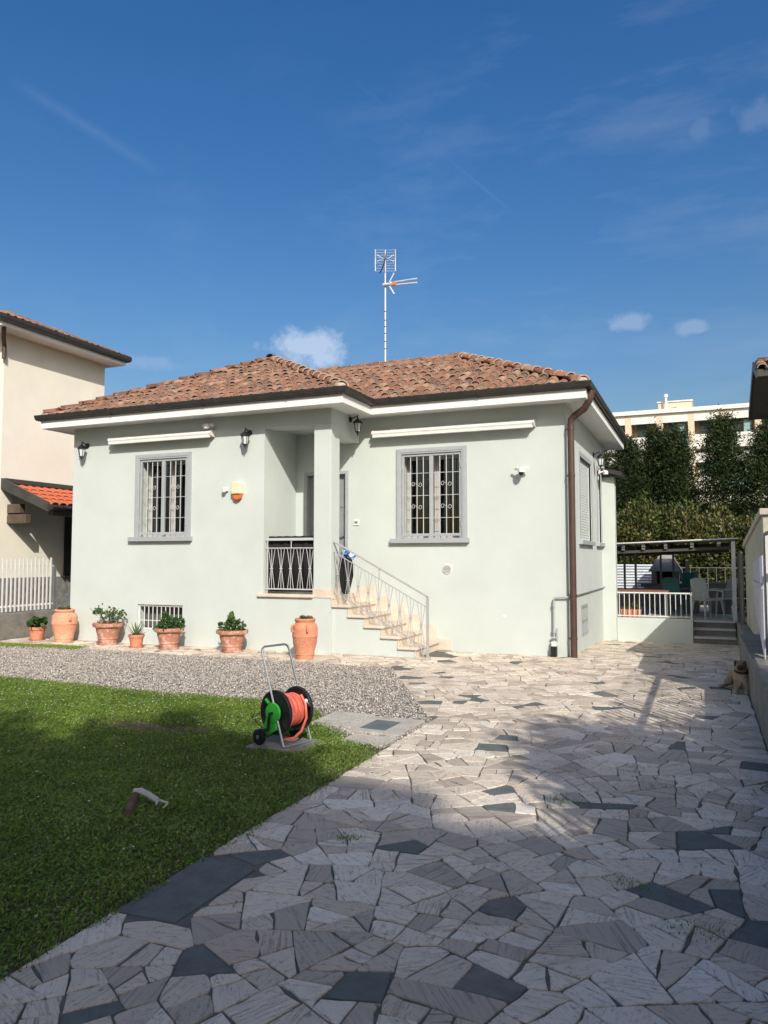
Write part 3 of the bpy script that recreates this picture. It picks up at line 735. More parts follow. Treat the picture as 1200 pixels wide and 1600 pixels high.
# gas pipe at the corner
mb = MB(); mb.tube([(-2.27, B-.05, -.02), (-2.27, B-.05, .90), (-2.255, B-.05, .945), (-2.22, B-.05, .955), (-2.04, B-.055, .965), (-2.005, B-.04, .965), (S+.035, B+.03, .965), (S+.035, 18.0, .965)], .014, 8)
gpz = mb.build('gas_pipe', 'frame_grey', house, smooth=True)
mb = MB(); mb.box(-2.32, -2.225, B-.10, B-.002, .0, .16); mb.build('pipe_guard', 'plastic_black', gpz, bevel=.006)
mb = MB(); mb.box(-2.31, -2.235, B-.09, B-.012, .162, .24); mb.build('pipe_guard', 'plastic_white', gpz, bevel=.006)
MB().tube([(-2.30, B-.07, .30), (-2.22, B-.07, .30)], .02, 8).build('valve', 'frame_grey', gpz, smooth=True); MB().tube([(-2.22, B-.05, .24), (-2.22, B-.06, .46)], .012, 8).build('bypass_pipe', 'frame_grey', gpz, smooth=True)
for z, h in ((.40, .03), (.82, .02)): MB().lathe([(.022, -h), (.028, 0), (.022, h)], (-2.27, B-.05, z), 10).build('pipe_joint', 'frame_grey', gpz, smooth=True)

# ---- roof: deck, barrel tiles one by one, ridge caps
ze, sl = 4.375, .482
AP1 = (-8.69, 14.39); RJ = (-8.515, 15.365); R0 = (-4.785, 15.365)
def pz(kind, x, y):
    return ze+sl*{'f1': y-11.08, 'f2': y-12.23, 'f3': -5.38-x, 'f4': x+12.0, 'f5': -1.65-x, 'bk': 18.5-y}[kind]
SL = {'f1': [(-12.0, 11.08), (-5.38, 11.08), AP1], 'f2': [(-5.38, 12.23), (-1.65, 12.23), R0, RJ], 'f3': [(-5.38, 11.08), (-5.38, 12.23), RJ, (-8.69, 15.5), AP1],
      'f5': [(-1.65, 12.23), (-1.65, 18.5), R0], 'f4': [(-12.0, 11.08), AP1, (-8.69, 15.5), (-12.0, 18.5)], 'bk': [(-1.65, 18.5), (-12.0, 18.5), (-8.69, 15.3), R0]}
mb = MB()
for k, p in SL.items(): mb.quad(*[(x, y, pz(k, x, y)-.035) for x, y in p])
roof = mb.build('roof', 'wood_dark', house); HL = Vector(house.location)
def tile_mesh(name, r0, r1, L, hf, mat, up=True, thick=.016, n=6):
    """barrel tile along +y; wide end (r0) at y=0 (the lower end)"""
    mb = MB(); rows = []
    for (y, r) in ((0, r0), (L, r1)):
        for t in (0, thick):
            for k in range(n+1):
                a = pi*k/n; rr = r-t
                z = rr*sin(a)*hf*(1 if up else -1)
                rows.append((rr*cos(a), y, z if up else z))
    m = n+1; f = []; mi = []
    for k in range(n):
        f.append((k, k+1, 2*m+k+1, 2*m+k)); mi.append(0)
        f.append((m+k, 3*m+k, 3*m+k+1, m+k+1)); mi.append(0)
        f.append((k, m+k, m+k+1, k+1)); mi.append(1)
    me = bpy.data.meshes.new(name); me.from_pydata(rows, [], f)
    for x in mat: me.materials.append(MATS[x])
    me.polygons.foreach_set('material_index', mi); me.polygons.foreach_set('use_smooth', [i == 0 for i in mi])
    return me, rows, f, mi
TM = tile_mesh('tile', .092, .074, .44, .86, ('roof_tile', 'tile_edge'))
PM = tile_mesh('pan_tile', .088, .088, .44, .55, ('roof_tile', 'tile_edge'), up=False)
CM = tile_mesh('ridge_tile', .125, .100, .44, .80, ('roof_tile', 'tile_edge'), thick=.024)
def inside(p, poly):
    c = False
    for i in range(len(poly)):
        (x1, y1), (x2, y2) = poly[i], poly[i-1]
        if (y1 > p[1]) != (y2 > p[1]) and p[0] < (x2-x1)*(p[1]-y1)/(y2-y1)+x1: c = not c
    return c
UPD = {'f1': Vector((0, 1, sl)), 'f2': Vector((0, 1, sl)), 'f3': Vector((-1, 0, sl)), 'f5': Vector((-1, 0, sl)), 'f4': Vector((1, 0, sl)), 'bk': Vector((0, -1, sl))}
covers, pans = [], []
for k, p in SL.items():
    u = UPD[k].normalized(); a = u.cross(Vector((0, 0, 1))).normalized(); nrm = a.cross(u).normalized()
    if nrm.z < 0: nrm = -nrm; a = -a
    a = u.cross(nrm).normalized()
    if k in ('f1', 'f2', 'bk'): lo, hi = min(q[0] for q in p), max(q[0] for q in p)
    else: lo, hi = min(q[1] for q in p), max(q[1] for q in p)
    edge = {'f1': 11.08, 'f2': 12.23, 'f3': -5.38, 'f5': -1.65, 'f4': -12.0, 'bk': 18.5}[k]
    ncol = int((hi-lo)/.2)
    for ci in range(ncol):
        for half in (0, 1):
            t = lo+.1+.2*ci+.1*half
            for row in range(13):
                s_ = -.06+row*.335 if not half else -.03+row*.335
                h = s_*u.xy.length
                if k in ('f2', 'bk'): h = min(h, 3.155-.44*u.xy.length)
                if k in ('f3', 'f4'): h = min(h, 3.33-.44*u.xy.length)
                hm = h+.17
                if k in ('f1', 'f2'): x, y, cm = t, edge+h, (t, edge+hm)
                elif k == 'bk': x, y, cm = t, edge-h, (t, edge-hm)
                elif k == 'f4': x, y, cm = edge+h, t, (edge+hm, t)
                else: x, y, cm = edge-h, t, (edge-hm, t)
                if not inside(cm, p): continue
                lift = .020 if not half else .055
                pos = Vector((x, y, pz(k, x, y)))+nrm*(lift-.01+random.uniform(-.006, .006))
                m = Matrix((a, u, nrm)).transposed().to_4x4()
                m = Matrix.Translation(pos) @ m @ Euler((R(-3+random.gauss(0, 1.0)), R(random.gauss(0, 2.5)), R(random.gauss(0, 2.2)))).to_matrix().to_4x4()
                (covers if not half else pans).append((pos, m))
# caps along hips and ridges
def cap_line(p0, p1):
    p0, p1 = Vector(p0), Vector(p1); d = p1-p0; L = d.length; u = d.normalized(); a = u.cross(Vector((0, 0, 1))).normalized(); n_ = a.cross(u)
    for i in range(int(L/.345)+1):
        s_ = min(i*.345, L-.36); pos = p0+u*s_+n_*(.03+random.uniform(-.006, .006))
        m = Matrix((a, u, n_)).transposed().to_4x4()
        yield pos, Matrix.Translation(pos) @ m @ Euler((R(-3.2+random.gauss(0, 1.2)), R(random.gauss(0, 3)), R(random.gauss(0, 2)))).to_matrix().to_4x4()
caps = []
ap1 = (*AP1, pz('f1', *AP1)+.02); r0 = (*R0, pz('f2', *R0)+.02); rj = (-8.6, 15.365, pz('f2', *RJ)+.02)
for q in (((-5.42, 11.12, ze+.03), ap1), ((-11.96, 11.12, ze+.03), ap1), ((-1.69, 12.27, ze+.03), r0), ((r0[0], r0[1], r0[2]-.05), (rj[0], rj[1], rj[2]-.05)), ((-8.69, 15.3, ap1[2]), (ap1[0], ap1[1]-.1, ap1[2]))): caps += list(cap_line(*q))
for (x, y) in ((-5.46, 11.15), (-11.92, 11.15), (-1.73, 12.31)):
    mb = MB(); mb.lathe([(0, -.06), (.10, -.05), (.11, 0), (.09, .06), (0, .085)], (x, y, ze+.045), 12); mb.build('mortar_fill', 'tile_edge', roof, smooth=True)
vis = lambda q: (Vector(q[0])-Vector((0, 0, 1.6))).length + (100 if q[0].y > 15.4 else 0)
allt = [(vis(q), 0, q[1]) for q in covers]+[(vis(q)-2, 2, q[1]) for q in caps]; allt.sort(key=lambda q: q[0])
def put_tile(me, name, m):
    o = bpy.data.objects.new(name, me); C.objects.link(o); o.parent = roof
    o.matrix_local = Matrix.Translation(-HL) @ m; return o
nk = {0: 0, 2: 0}; restt = []
for d, k, m in allt:
    if nk[k] < 298: nk[k] += 1; put_tile((TM, None, CM)[k][0], ('tile', '', 'ridge_tile')[k], m)
    else: restt.append(((TM, None, CM)[k], m))
def joined_tiles(lst, name):
    V, F, mi, col = [], [], [], []
    for (tm, m) in lst:
        b = len(V); mm = Matrix.Translation(-HL) @ m
        V += [tuple(mm @ Vector(v)) for v in tm[1]]; F += [tuple(i+b for i in f) for f in tm[2]]; mi += tm[3]; r_ = random.random(); col += [r_, r_, 0, 1]*len(tm[1])
    me = bpy.data.meshes.new(name); me.from_pydata(V, [], F); me.materials.append(MATS['roof_tile']); me.materials.append(MATS['tile_edge'])
    me.polygons.foreach_set('material_index', mi); me.polygons.foreach_set('use_smooth', [i == 0 for i in mi])
    me.attributes.new('Col', 'FLOAT_COLOR', 'POINT').data.foreach_set('color', col)
    o = bpy.data.objects.new(name, me); C.objects.link(o); o.parent = roof; o['kind'] = 'stuff'
joined_tiles(restt, 'far_tiles'); joined_tiles([(PM, m) for _, m in pans], 'pan_tiles')
print('tiles', len(covers), len(pans), len(caps))

# ---- windows
def s_curve(x, y, z, s):
    """lazy S scroll centred on x,z"""
    pts = []; r0, r1 = s*.07, s*.24
    for i in range(13):
        t = i/12; a = pi/2+5.6*(1-t); r = r0+(r1-r0)*t; pts.append((x-s*.36+r*cos(a), y, z+r*sin(a)))
    for i in range(13):
        t = i/12; a = 1.5*pi+5.6*t; r = r1-(r1-r0)*t; pts.append((x+s*.36+r*cos(a), y, z+r*sin(a)))
    return pts
def front_window(q, Y, label):
    x0, x1, z0, z1 = q
    mb = MB(); b = .10
    mb.box(x0-b, x0, Y-.022, Y+.03, z0, z1+b); mb.box(x1, x1+b, Y-.022, Y+.03, z0, z1+b); mb.box(x0, x1, Y-.0215, Y+.03, z1, z1+b)
    mb.box(x0-b+.02, x0-.03, Y-.030, Y-.023, z0, z1+b-.02); mb.box(x1+.03, x1+b-.02, Y-.030, Y-.023, z0, z1+b-.02); mb.box(x0-.03, x1+.03, Y-.0295, Y-.0225, z1+.03, z1+b-.02)
    w = mb.build('window', 'frame_grey', house, bevel=.003); w['label'] = label
    MB().box(x0-b-.10, x1+b+.04, Y-.085, Y+.05, z0-.085, z0-.001).build('sill', 'frame_grey', w, bevel=.005)
    MB().box(x0+.002, x1-.002, Y+.05, Y+.36, z0-.02, z0+.004).build('inner_sill', 'sash_white', w)
    # grille frame with centre post
    fw = .045; xm = (x0+x1)/2
    mb = MB(); mb.box(x0+.003, x0+fw, Y+.0, Y+.04, z0+.006, z1-.003); mb.box(x1-fw, x1-.003, Y+.0, Y+.04, z0+.006, z1-.003)
    mb.box(x0+fw, x1-fw, Y+.001, Y+.039, z1-fw, z1-.003); mb.box(x0+fw, x1-fw, Y+.001, Y+.039, z0+.04, z0+.04+fw)
    mb.box(xm-.035, xm+.035, Y-.006, Y+.038, z0+.02, z1-fw-.001)
    mb.build('grille_frame', 'frame_grey', w, bevel=.003)
    for zz in (z0+.25, z1-.22):
        for xx in (x0+.012, x1-.012): MB().tube([(xx, Y-.012, zz-.05), (xx, Y-.012, zz+.05)], .010, 8).build('hinge', 'frame_grey', w)
    a0, a1 = z0+.04+fw, z1-fw
    for (l, r) in ((x0+fw, xm-.035), (xm+.035, x1-fw)):
        st = (r-l)/4
        for i in (1, 2, 3): MB().tube([(l+st*i, Y+.02, a0-.005), (l+st*i, Y+.02, a1+.005)], .0085, 6).build('grille_bar', 'bar_grey', w)
        for f in (.20, .49, .78): MB().tube([(l-.005, Y+.02, a0+(a1-a0)*f), (r+.005, Y+.02, a0+(a1-a0)*f)], .0055, 6).build('grille_bar', 'bar_grey', w)
        for f in (.345, .635):
            MB().tube(s_curve(l+2*st, Y+.008, a0+(a1-a0)*f, .17), .0045, 6).build('scroll', 'bar_grey', w, smooth=True)
    # casements deep in the reveal
    D = Y+.30; st = .05
    for (l, r) in ((x0+.004, xm-.002), (xm+.002, x1-.004)):
        mb = MB(); mb.box(l, l+st, D, D+.05, z0+.008, z1-.004); mb.box(r-st, r, D, D+.05, z0+.008, z1-.004); mb.box(l+st, r-st, D+.001, D+.049, z0+.008, z0+.09); mb.box(l+st, r-st, D+.001, D+.049, z1-.08, z1-.004)
        s_ = mb.build('sash', 'sash_white', w, bevel=.004)
        MB().box(l+st, r-st, D+.024, D+.030, z0+.09, z1-.08).build('pane', 'pane_glass', w)
    mb = MB(); n = 60; pts = []
    for i in range(n+1):
        x = x0+.02+(x1-x0-.04)*i/n; pts.append((x, D+.16+.02*sin(i*.9)+.012*sin(i*2.3)))
    for i in range(n):
        if .46 < i/n < .54: continue
        a, b_ = pts[i], pts[i+1]; mb.quad((a[0], a[1], z0-.1), (b_[0], b_[1], z0-.1), (b_[0], b_[1], z1+.1), (a[0], a[1], z1+.1))
    mb.build('curtain', 'curtain', w, smooth=True)
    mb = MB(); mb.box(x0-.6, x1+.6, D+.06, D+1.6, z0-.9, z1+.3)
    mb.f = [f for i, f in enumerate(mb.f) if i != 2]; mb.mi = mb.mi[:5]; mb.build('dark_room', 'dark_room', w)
front_window(W1, A, 'left barred window under the shorter awning cassette')
front_window(W2, B, 'right barred window under the longer awning cassette')
# shuttered side windows, cellar openings
for q, lb in ((SW1, 'wider shuttered window on the right side wall'), (SW2, 'narrow shuttered window on the right side wall')):
    y0, y1, z0, z1 = q; b = .09
    mb = MB(); mb.box(S-.03, S+.02, y0-b, y0, z0, z1+b); mb.box(S-.03, S+.02, y1, y1+b, z0, z1+b); mb.box(S-.03, S+.0195, y0, y1, z1, z1+b)
    w = mb.build('window', 'frame_grey', house, bevel=.003); w['label'] = lb
    MB().box(S-.03, S+.07, y0-b-.05, y1+b+.05, z0-.08, z0-.001).build('sill', 'frame_grey', w, bevel=.005)
    n = 30; hh = (z1-z0-.02)/n
    mb = MB()
    for i in range(n): mb.box(S-.062, S-.040, y0+.004, y1-.004, z0+.01+hh*i, z0+.01+hh*(i+.86))
    mb.build('shutter', 'stucco_mint', w)
y0, y1, z0, z1 = SV
mb = MB(); mb.box(S-.05, S+.006, y0+.003, y0+.05, z0+.003, z1-.003); mb.box(S-.05, S+.006, y1-.05, y1-.003, z0+.003, z1-.003); mb.box(S-.05, S+.005, y0+.05, y1-.05, z1-.05, z1-.003); mb.box(S-.05, S+.005, y0+.05, y1-.05, z0+.003, z0+.05); mb.box(S-.05, S+.004, y0+.05, y1-.05, (z0+z1)/2-.02, (z0+z1)/2+.02)
cv = mb.build('cellar_vent', 'frame_grey', house)
MB().box(S-.055, S-.05, y0, y1, z0, z1).build('back_panel', 'dark_room', cv)
for i in range(18):
    y = y0+.06+i*(y1-y0-.12)/17; MB().box(S-.035, S-.01, y-.006, y+.006, z0+.05, z1-.05).build('slat', 'frame_grey', cv)
x0, x1, z0, z1 = CW
mb = MB(); mb.box(x0+.003, x0+.035, A+.03, A+.06, z0+.003, z1-.003); mb.box(x1-.035, x1-.003, A+.03, A+.06, z0+.003, z1-.003); mb.box(x0+.035, x1-.035, A+.031, A+.059, z1-.035, z1-.003); mb.box(x0+.035, x1-.035, A+.031, A+.059, z0+.003, z0+.035)
cw = mb.build('cellar_window', 'bar_white', house)
for i in range(9):
    x = x0+.035+(x1-x0-.07)*(i+1)/10; MB().tube([(x, A+.045, z0+.02), (x, A+.045, z1-.02)], .009, 6).build('grille_bar', 'bar_white', cw)
MB().tube([(x0+.02, A+.052, z0+.17), (x1-.02, A+.052, z0+.17)], .008, 6).build('grille_bar', 'bar_white', cw)
MB().box(x0, x1, A+.215, A+.235, z0, z1).build('pane', 'curtain', cw)
# door
x0, x1, z0, z1 = DR
mb = MB(); mb.box(x0, x0+.06, B-.02, B+.14, z0, z1); mb.box(x1-.06, x1, B-.02, B+.14, z0, z1); mb.box(x0+.06, x1-.06, B-.019, B+.14, z1-.06, z1)
mb.build('door_frame', 'frame_grey', house, bevel=.004)
dr = MB().box(x0+.062, x1-.062, B+.09, B+.14, z0+.004, z1-.062).build('door', 'door_grey', house)
for (a, b_) in ((.15, .85), (.98, 1.45), (1.55, 2.05)):
    for (l, r) in ((x0+.14, (x0+x1)/2-.04), ((x0+x1)/2+.04, x1-.14)):
        MB().box(l, r, B+.078, B+.089, z0+a, z0+b_).build('panel', 'door_grey', dr, bevel=.008)
MB().tube([(x1-.13, B+.09, z0+1.0), (x1-.13, B+.04, z0+1.0), (x1-.23, B+.04, z0+1.0)], .010, 8).build('handle', 'steel', dr)
mb = MB(); mb.box(-5.91, -5.80, B-.018, B-.001, 2.20, 2.31); db = mb.build('doorbell', 'plastic_white', house, bevel=.004); MB().box(-5.885, -5.825, B-.022, B-.018, 2.235, 2.275).build('button', 'zinc', db)
mb = MB(); mb.lathe([(.0, -.012), (.085, -.012), (.088, 0), (.088, .004)], (-4.11, B-.004, 1.41), 24, Matrix(((1,0,0),(0,0,1),(0,-1,0)))); rv = mb.build('round_vent', 'plastic_white', house, smooth=True)
for i in range(6):
    z = -.055+i*.022; h = math.sqrt(max(.074**2-z*z, 0)); MB().box(-4.11-h, -4.11+h, B-.0215, B-.0165, 1.41+z-.004, 1.41+z+.004).build('slat', 'zinc', rv)
MB().lathe([(0, -.006), (.03, -.006), (.032, 0)], (-3.1, B-.002, .62), 16, Matrix(((1,0,0),(0,0,1),(0,-1,0)))).build('wall_plug', 'plastic_white', house)
MB().lathe([(0, -.006), (.03, -.006), (.032, 0)], (-10.9, A-.002, .62), 16, Matrix(((1,0,0),(0,0,1),(0,-1,0)))).build('wall_plug', 'plastic_white', house)

# ---- stairs
stx = [-5.80, -5.50, -5.20, -4.90, -4.60, -4.30]; stz = [.812, .650, .487, .325, .162]
poly = [(-5.80, ZB)]
poly = [(-5.798, A+.06, ZB), (-5.798, A+.06, .77)]
for i in range(5):
    if i: poly.append((stx[i], A+.06, stz[i]-.042))
    else: poly[-1] = (-5.798, A+.06, stz[0]-.042)
    poly.append((stx[i+1], A+.06, stz[i]-.042))
poly.append((stx[5], A+.06, ZB))
mb = MB(); mb.prism(poly, (0, B-A-.06, 0)); stairs = mb.build('stair_body', 'stucco_mint', house)
for i in range(5):
    MB().box(stx[i]+.003 if i else -5.796, stx[i+1]+.045, A+.02, B-.002, stz[i]-.041, stz[i]).build('step', 'marble_step', stairs, bevel=.006)
    top = (.90 if i == 0 else stz[i-1]-.042)
    MB().box(stx[i]+.001, stx[i]+.014, A+.045, B-.003, stz[i]+.001, top-.001).build('riser', 'marble_step', stairs)
MB().box(stx[5]+.001, stx[5]+.014, A+.045, B-.003, .0, stz[4]-.043).build('riser', 'marble_step', stairs)
for i in range(6):
    l, r = (stx[i]+.0, stx[i+1] if i < 5 else stx[5]+.26); zb = stz[i] if i < 5 else .004
    MB().box(l+.0015, r-.0015, B-.016, B-.0012, zb+.002, zb+(.28 if i < 5 else .20)).build('skirting', 'marble_step', stairs)

# ---- stair railing
rail = thing('stair_railing', 'pale grey iron railing slanting down the front steps', 'railing', (-4.95, A+.1, 0))
YR = A+.10
def zl(x, z): return z + (x+5.80)*(.98-1.89)/(1.70)
mb = MB(); mb.prism([(-5.82, YR-.02, zl(-5.82, 1.87)), (-4.10, YR-.02, zl(-4.10, 1.87)), (-4.10, YR-.02, zl(-4.10, 1.90)), (-5.82, YR-.02, zl(-5.82, 1.90))], (0, .04, 0)); mb.build('handrail', 'rail_grey', rail, bevel=.004)
for z, nm in ((1.70, 'upper_rail'), (1.03, 'lower_rail')):
    mb = MB(); mb.prism([(-5.80, YR-.008, zl(-5.80, z)), (-4.11, YR-.008, zl(-4.11, z)), (-4.11, YR-.008, zl(-4.11, z+.016)), (-5.80, YR-.008, zl(-5.80, z+.016))], (0, .016, 0)); mb.build(nm, 'rail_grey', rail)
MB().box(-4.125, -4.085, YR-.02, YR+.02, .0, .985).build('post', 'rail_grey', rail, bevel=.003)
for x in (-5.62, -4.95): MB().tube([(x, YR, zl(x, 1.71)), (x, YR, zl(x, 1.88))], .009, 6).build('spacer', 'rail_grey', rail)
def hourglass(root, x, yy, zt, zb, w, mat, zmid=None, skew=0.0):
    zm = (zt+zb)/2 if zmid is None else zmid
    for s in (-1, 0, 1):
        MB().tube([(x+s*w, yy, zt+skew*s*w), (x+s*.013, yy, zm+.02), (x+s*.013, yy, zm-.02), (x+s*w*.85, yy, zb+skew*s*w*.85)], .0056, 6).build('baluster', mat, root)
    MB().box(x-.026, x+.026, yy-.011, yy+.011, zm-.009, zm+.009).build('collar', mat, root)
for i in range(9):
    x = -5.71+i*.187; hourglass(rail, x, YR, zl(x, 1.705), zl(x, 1.04), .068, 'rail_grey', skew=-.535)
for x in (-4.16, -4.22): MB().tube([(x, YR, zl(x, 1.035)), (x+.04, YR, .0)], .0056, 6).build('baluster', 'rail_grey', rail)
for i, x in enumerate((-5.55, -5.25, -4.95, -4.65, -4.40)):
    MB().tube([(x, YR, zl(x, 1.04)), (x+.05, YR, stz[i]-.0 if i < 5 else 0)], .0075, 6).build('foot', 'rail_grey', rail)
# balcony railing with the black screen behind it
br = thing('balcony_railing', 'pale iron balcony railing with hourglass balusters beside the column', 'railing', (-6.6, A+.05, .975))
YB = A+.06; xl, xr = -7.10, -6.135
for z, h, nm in ((1.905, .045, 'handrail'), (1.765, .018, 'upper_rail'), (1.05, .022, 'lower_rail')):
    MB().box(xl, xr, YB-.016, YB+.016, z, z+h).build(nm, 'bar_grey', br, bevel=.003)
MB().tube([(-6.6, YB, 1.783), (-6.6, YB, 1.905)], .009, 6).build('spacer', 'bar_grey', br)
for i in range(5): hourglass(br, xl+.07+i*.19+.04, YB, 1.767, 1.07, .068, 'bar_grey')
for x in (xl+.02, xr-.02): MB().tube([(x, YB, .97), (x, YB, 1.91)], .010, 6).build('post', 'bar_grey', br)
mb = MB(); n = 24
for i in range(n):
    xa, xb = xl+.01+(xr-xl-.02)*i/n, xl+.01+(xr-xl-.02)*(i+1)/n; f = lambda q: A+.12+.012*sin(q*31)
    mb.quad((xa, f(xa), 1.02), (xb, f(xb), 1.02), (xb, f(xb), 1.985+.004*sin(xb*40)), (xa, f(xa), 1.985+.004*sin(xa*40)))
o = mb.build('privacy_screen', 'black_cloth', smooth=True); md = o.modifiers.new('t', 'SOLIDIFY'); md.thickness = .006
tag(o, 'black fabric screen hanging inside the balcony railing', 'screen')
# black garment and blue cloth hung behind the top of the stair railing
mb = MB(); rows = []
for j, (z, w, t) in enumerate(((1.62, .10, .05), (1.5, .125, .06), (1.3, .13, .06), (1.15, .105, .05), (1.02, .07, .035), (.985, .045, .02))):
    rows.append([(-5.66+w*cos(a)*(1+.12*sin(5*a+j)), A+.30+t*sin(a), z) for a in np.linspace(0, 2*pi, 17)[:-1]])
vs = [p for r_ in rows for p in r_]; fs = [(j*16+k, j*16+(k+1) % 16, (j+1)*16+(k+1) % 16, (j+1)*16+k) for j in range(5) for k in range(16)]+[tuple(range(16)), tuple(range(80, 96))]
mb.add(vs, fs); o = mb.build('hanging_bag', 'black_cloth', smooth=True); tag(o, 'black bag hanging behind the top of the stair railing', 'bag')
bm = bmesh.new(); bmesh.ops.create_icosphere(bm, subdivisions=3, radius=1)
for v in bm.verts:
    d = v.co.normalized(); k = 1+.22*sin(7*d.x+3*d.z)+.18*sin(9*d.z-4*d.y); v.co = Vector((-5.61+.12*d.x*k, A+.29+.075*d.y*k, 1.66+.075*d.z*k-.12*d.x*.35))
me = bpy.data.meshes.new('blue_cloth'); bm.to_mesh(me); bm.free(); me.polygons.foreach_set('use_smooth', [True]*len(me.polygons))
m_, nt_, bs_ = newmat('cloth_blue'); n_ = tex(nt_, 'ShaderNodeTexNoise', Scale=22, Detail=4); nt_.links.new(nt_.nodes.new('ShaderNodeTexCoord').outputs['Object'], n_.inputs['Vector'])
nt_.links.new(ramp(nt_, n_.outputs['Fac'], [(.40, (.02, .07, .30)), (.50, (.10, .25, .60)), (.58, (.65, .72, .82))]), bs_.inputs['Base Color']); bs_.inputs['Roughness'].default_value = .9
me.materials.append(m_); o = bpy.data.objects.new('blue_cloth', me); C.objects.link(o); tag(o, 'blue and white patterned cloth bundled on the black bag', 'cloth')

# ---- awning cassettes
def awning(x0, x1, Y, z, label):
    t = thing('awning', label, 'awning', ((x0+x1)/2, Y, z), group='folded awnings over the front windows')
    prof = [(0, .085), (-.10, .088), (-.155, .065), (-.165, .03), (-.145, .0), (-.05, -.02), (0, -.02)]
    mb = MB(); mb.prism([(x0, Y-.003+a, z+b) for a, b in prof], (x1-x0, 0, 0)); mb.build('cassette', 'awning_white', t, bevel=.004)
    MB().box(x0+.01, x1-.01, Y-.185, Y-.13, z-.050, z-.004).build('front_bar', 'awning_white', t, bevel=.006)
    for x in (x0-.012, x1): 
        mb = MB(); mb.prism([(x, Y-.003+a*1.06, z+b*1.08) for a, b in prof], (.012, 0, 0)); mb.build('end_cap', 'plastic_white', t)
    for x in (x0+.35, x1-.35): MB().box(x-.04, x+.04, Y-.06, Y-.002, z+.086, z+.115).build('bracket', 'plastic_white', t)
awning(-10.52, -8.18, A, 3.83, 'white folded awning cassette over the left front window')
awning(-5.47, -2.55, B, 3.82, 'white folded awning cassette over the right front window')
# ---- wall lanterns
def lantern(p, nrm, label):
    t = thing('wall_lantern', label, 'lamp', p, math.atan2(nrm[1], nrm[0]), group='black wall lanterns')   # local +x points away from the wall
    m90 = Matrix(((0,0,1),(0,1,0),(-1,0,0)))
    MB().lathe([(0, 0), (.055, .0), (.05, .02), (.02, .03)], (.0, 0, .12), 12, m90).build('wall_plate', 'lamp_black', t, True, True)
    MB().tube([(.02, 0, .12), (.07, 0, .15), (.12, 0, .17), (.15, 0, .15), (.15, 0, .11)], .012, 8).build('arm', 'lamp_black', t, True, True)
    MB().lathe([(.012, .16), (.014, .13), (.035, .11), (.075, .075), (.09, .045), (.085, .04), (.0, .05)], (.15, 0, 0), 8).build('cap', 'lamp_black', t, False, True)
    MB().lathe([(.0, .155), (.009, .16), (.006, .2), (.0, .215)], (.15, 0, 0), 8).build('finial', 'lamp_black', t, True, True)
    MB().lathe([(.066, .04), (.040, -.105), (.0, -.105)], (.15, 0, 0), 6).build('glass', 'glass_frost', t, False, True)
    mb = MB()
    for k in range(6):
        a = pi*k/3; mb.tube([(.15+.069*cos(a), .069*sin(a), .042), (.15+.043*cos(a), .043*sin(a), -.108)], .0055, 5)
    mb.build('cage', 'lamp_black', t, False, True)
    MB().lathe([(.048, -.105), (.045, -.12), (.02, -.135), (.008, -.16), (.012, -.17), (.0, -.185)], (.15, 0, 0), 8).build('base', 'lamp_black', t, True, True)
lantern((-11.20, A, 3.70), (0, -1), 'black wall lantern at the far left corner of the front wall')
lantern((-7.43, A, 3.72), (0, -1), 'black wall lantern between the left awning and the porch')
lantern((-5.80, 12.25, 3.97), (1, 0), 'black wall lantern on the porch beam above the stairs')
lantern((S, 16.1, 3.62), (1, 0), 'black wall lantern on the right side wall near the back')
# ---- alarm siren and its sensor
t = thing('alarm_siren', 'cream alarm siren box with an orange lens under it', 'alarm', (-7.64, A, 2.8))
mb = MB(); mb.prism([(-7.74, A-.002, 2.74), (-7.54, A-.002, 2.74), (-7.54, A-.002, 2.92), (-7.58, A-.002, 2.96), (-7.70, A-.002, 2.96), (-7.74, A-.002, 2.92)], (0, -.12, 0)); mb.build('housing', 'plastic_cream', t, bevel=.018)
mb = MB(); mb.prism([(-7.73, A-.012, 2.739), (-7.55, A-.012, 2.739), (-7.57, A-.012, 2.665), (-7.62, A-.012, 2.64), (-7.66, A-.012, 2.64), (-7.71, A-.012, 2.665)], (0, -.08, 0)); mb.build('lens', 'orange_lens', t, bevel=.012)
def camera_unit(p, label, dome=True, rz=0):
    t = thing('security_camera', label, 'security camera', p, rz, group='white security cameras')     # local -y away from the wall
    MB().lathe([(0, 0), (.05, 0), (.05, .02), (.03, .04), (0, .04)], (0, 0, .02), 14, Matrix(((1,0,0),(0,0,-1),(0,1,0)))).build('base', 'plastic_white', t, True, True)
    MB().tube([(0, -.03, .02), (0, -.10, .03), (0, -.13, .01)], .018, 8).build('arm', 'plastic_white', t, True, True)
    MB().lathe([(0, .06), (.045, .05), (.058, .01), (.055, -.03), (.0, -.03)], (0, -.15, 0), 14).build('housing', 'plastic_white', t, True, True)
    if dome: MB().lathe([(.045, -.031), (.04, -.065), (.022, -.085), (0, -.09)], (0, -.15, 0), 14).build('lens_dome', 'plastic_black', t, True, True)
    for s in (-1, 1):
        MB().obox((s*.085, -.13, .035), (.07, .03, .05), (R(20), 0, s*R(25))).build('floodlight', 'plastic_white', t, local=True, bevel=.006)
camera_unit((-2.76, B, 3.06), 'white security camera with black dome to the right of the right window')
camera_unit((-8.25, A, 3.98), 'small white security camera just above the end of the left awning', dome=False)
camera_unit((S, 16.95, 3.44), 'white security camera on the right side wall below the eave', rz=R(90))
t = thing('motion_sensor', 'small white motion sensor to the left of the alarm siren', 'sensor', (-7.9, A, 2.8))
MB().box(-7.93, -7.86, A-.05, A-.002, 2.80, 2.86).build('bracket', 'plastic_white', t, bevel=.01)
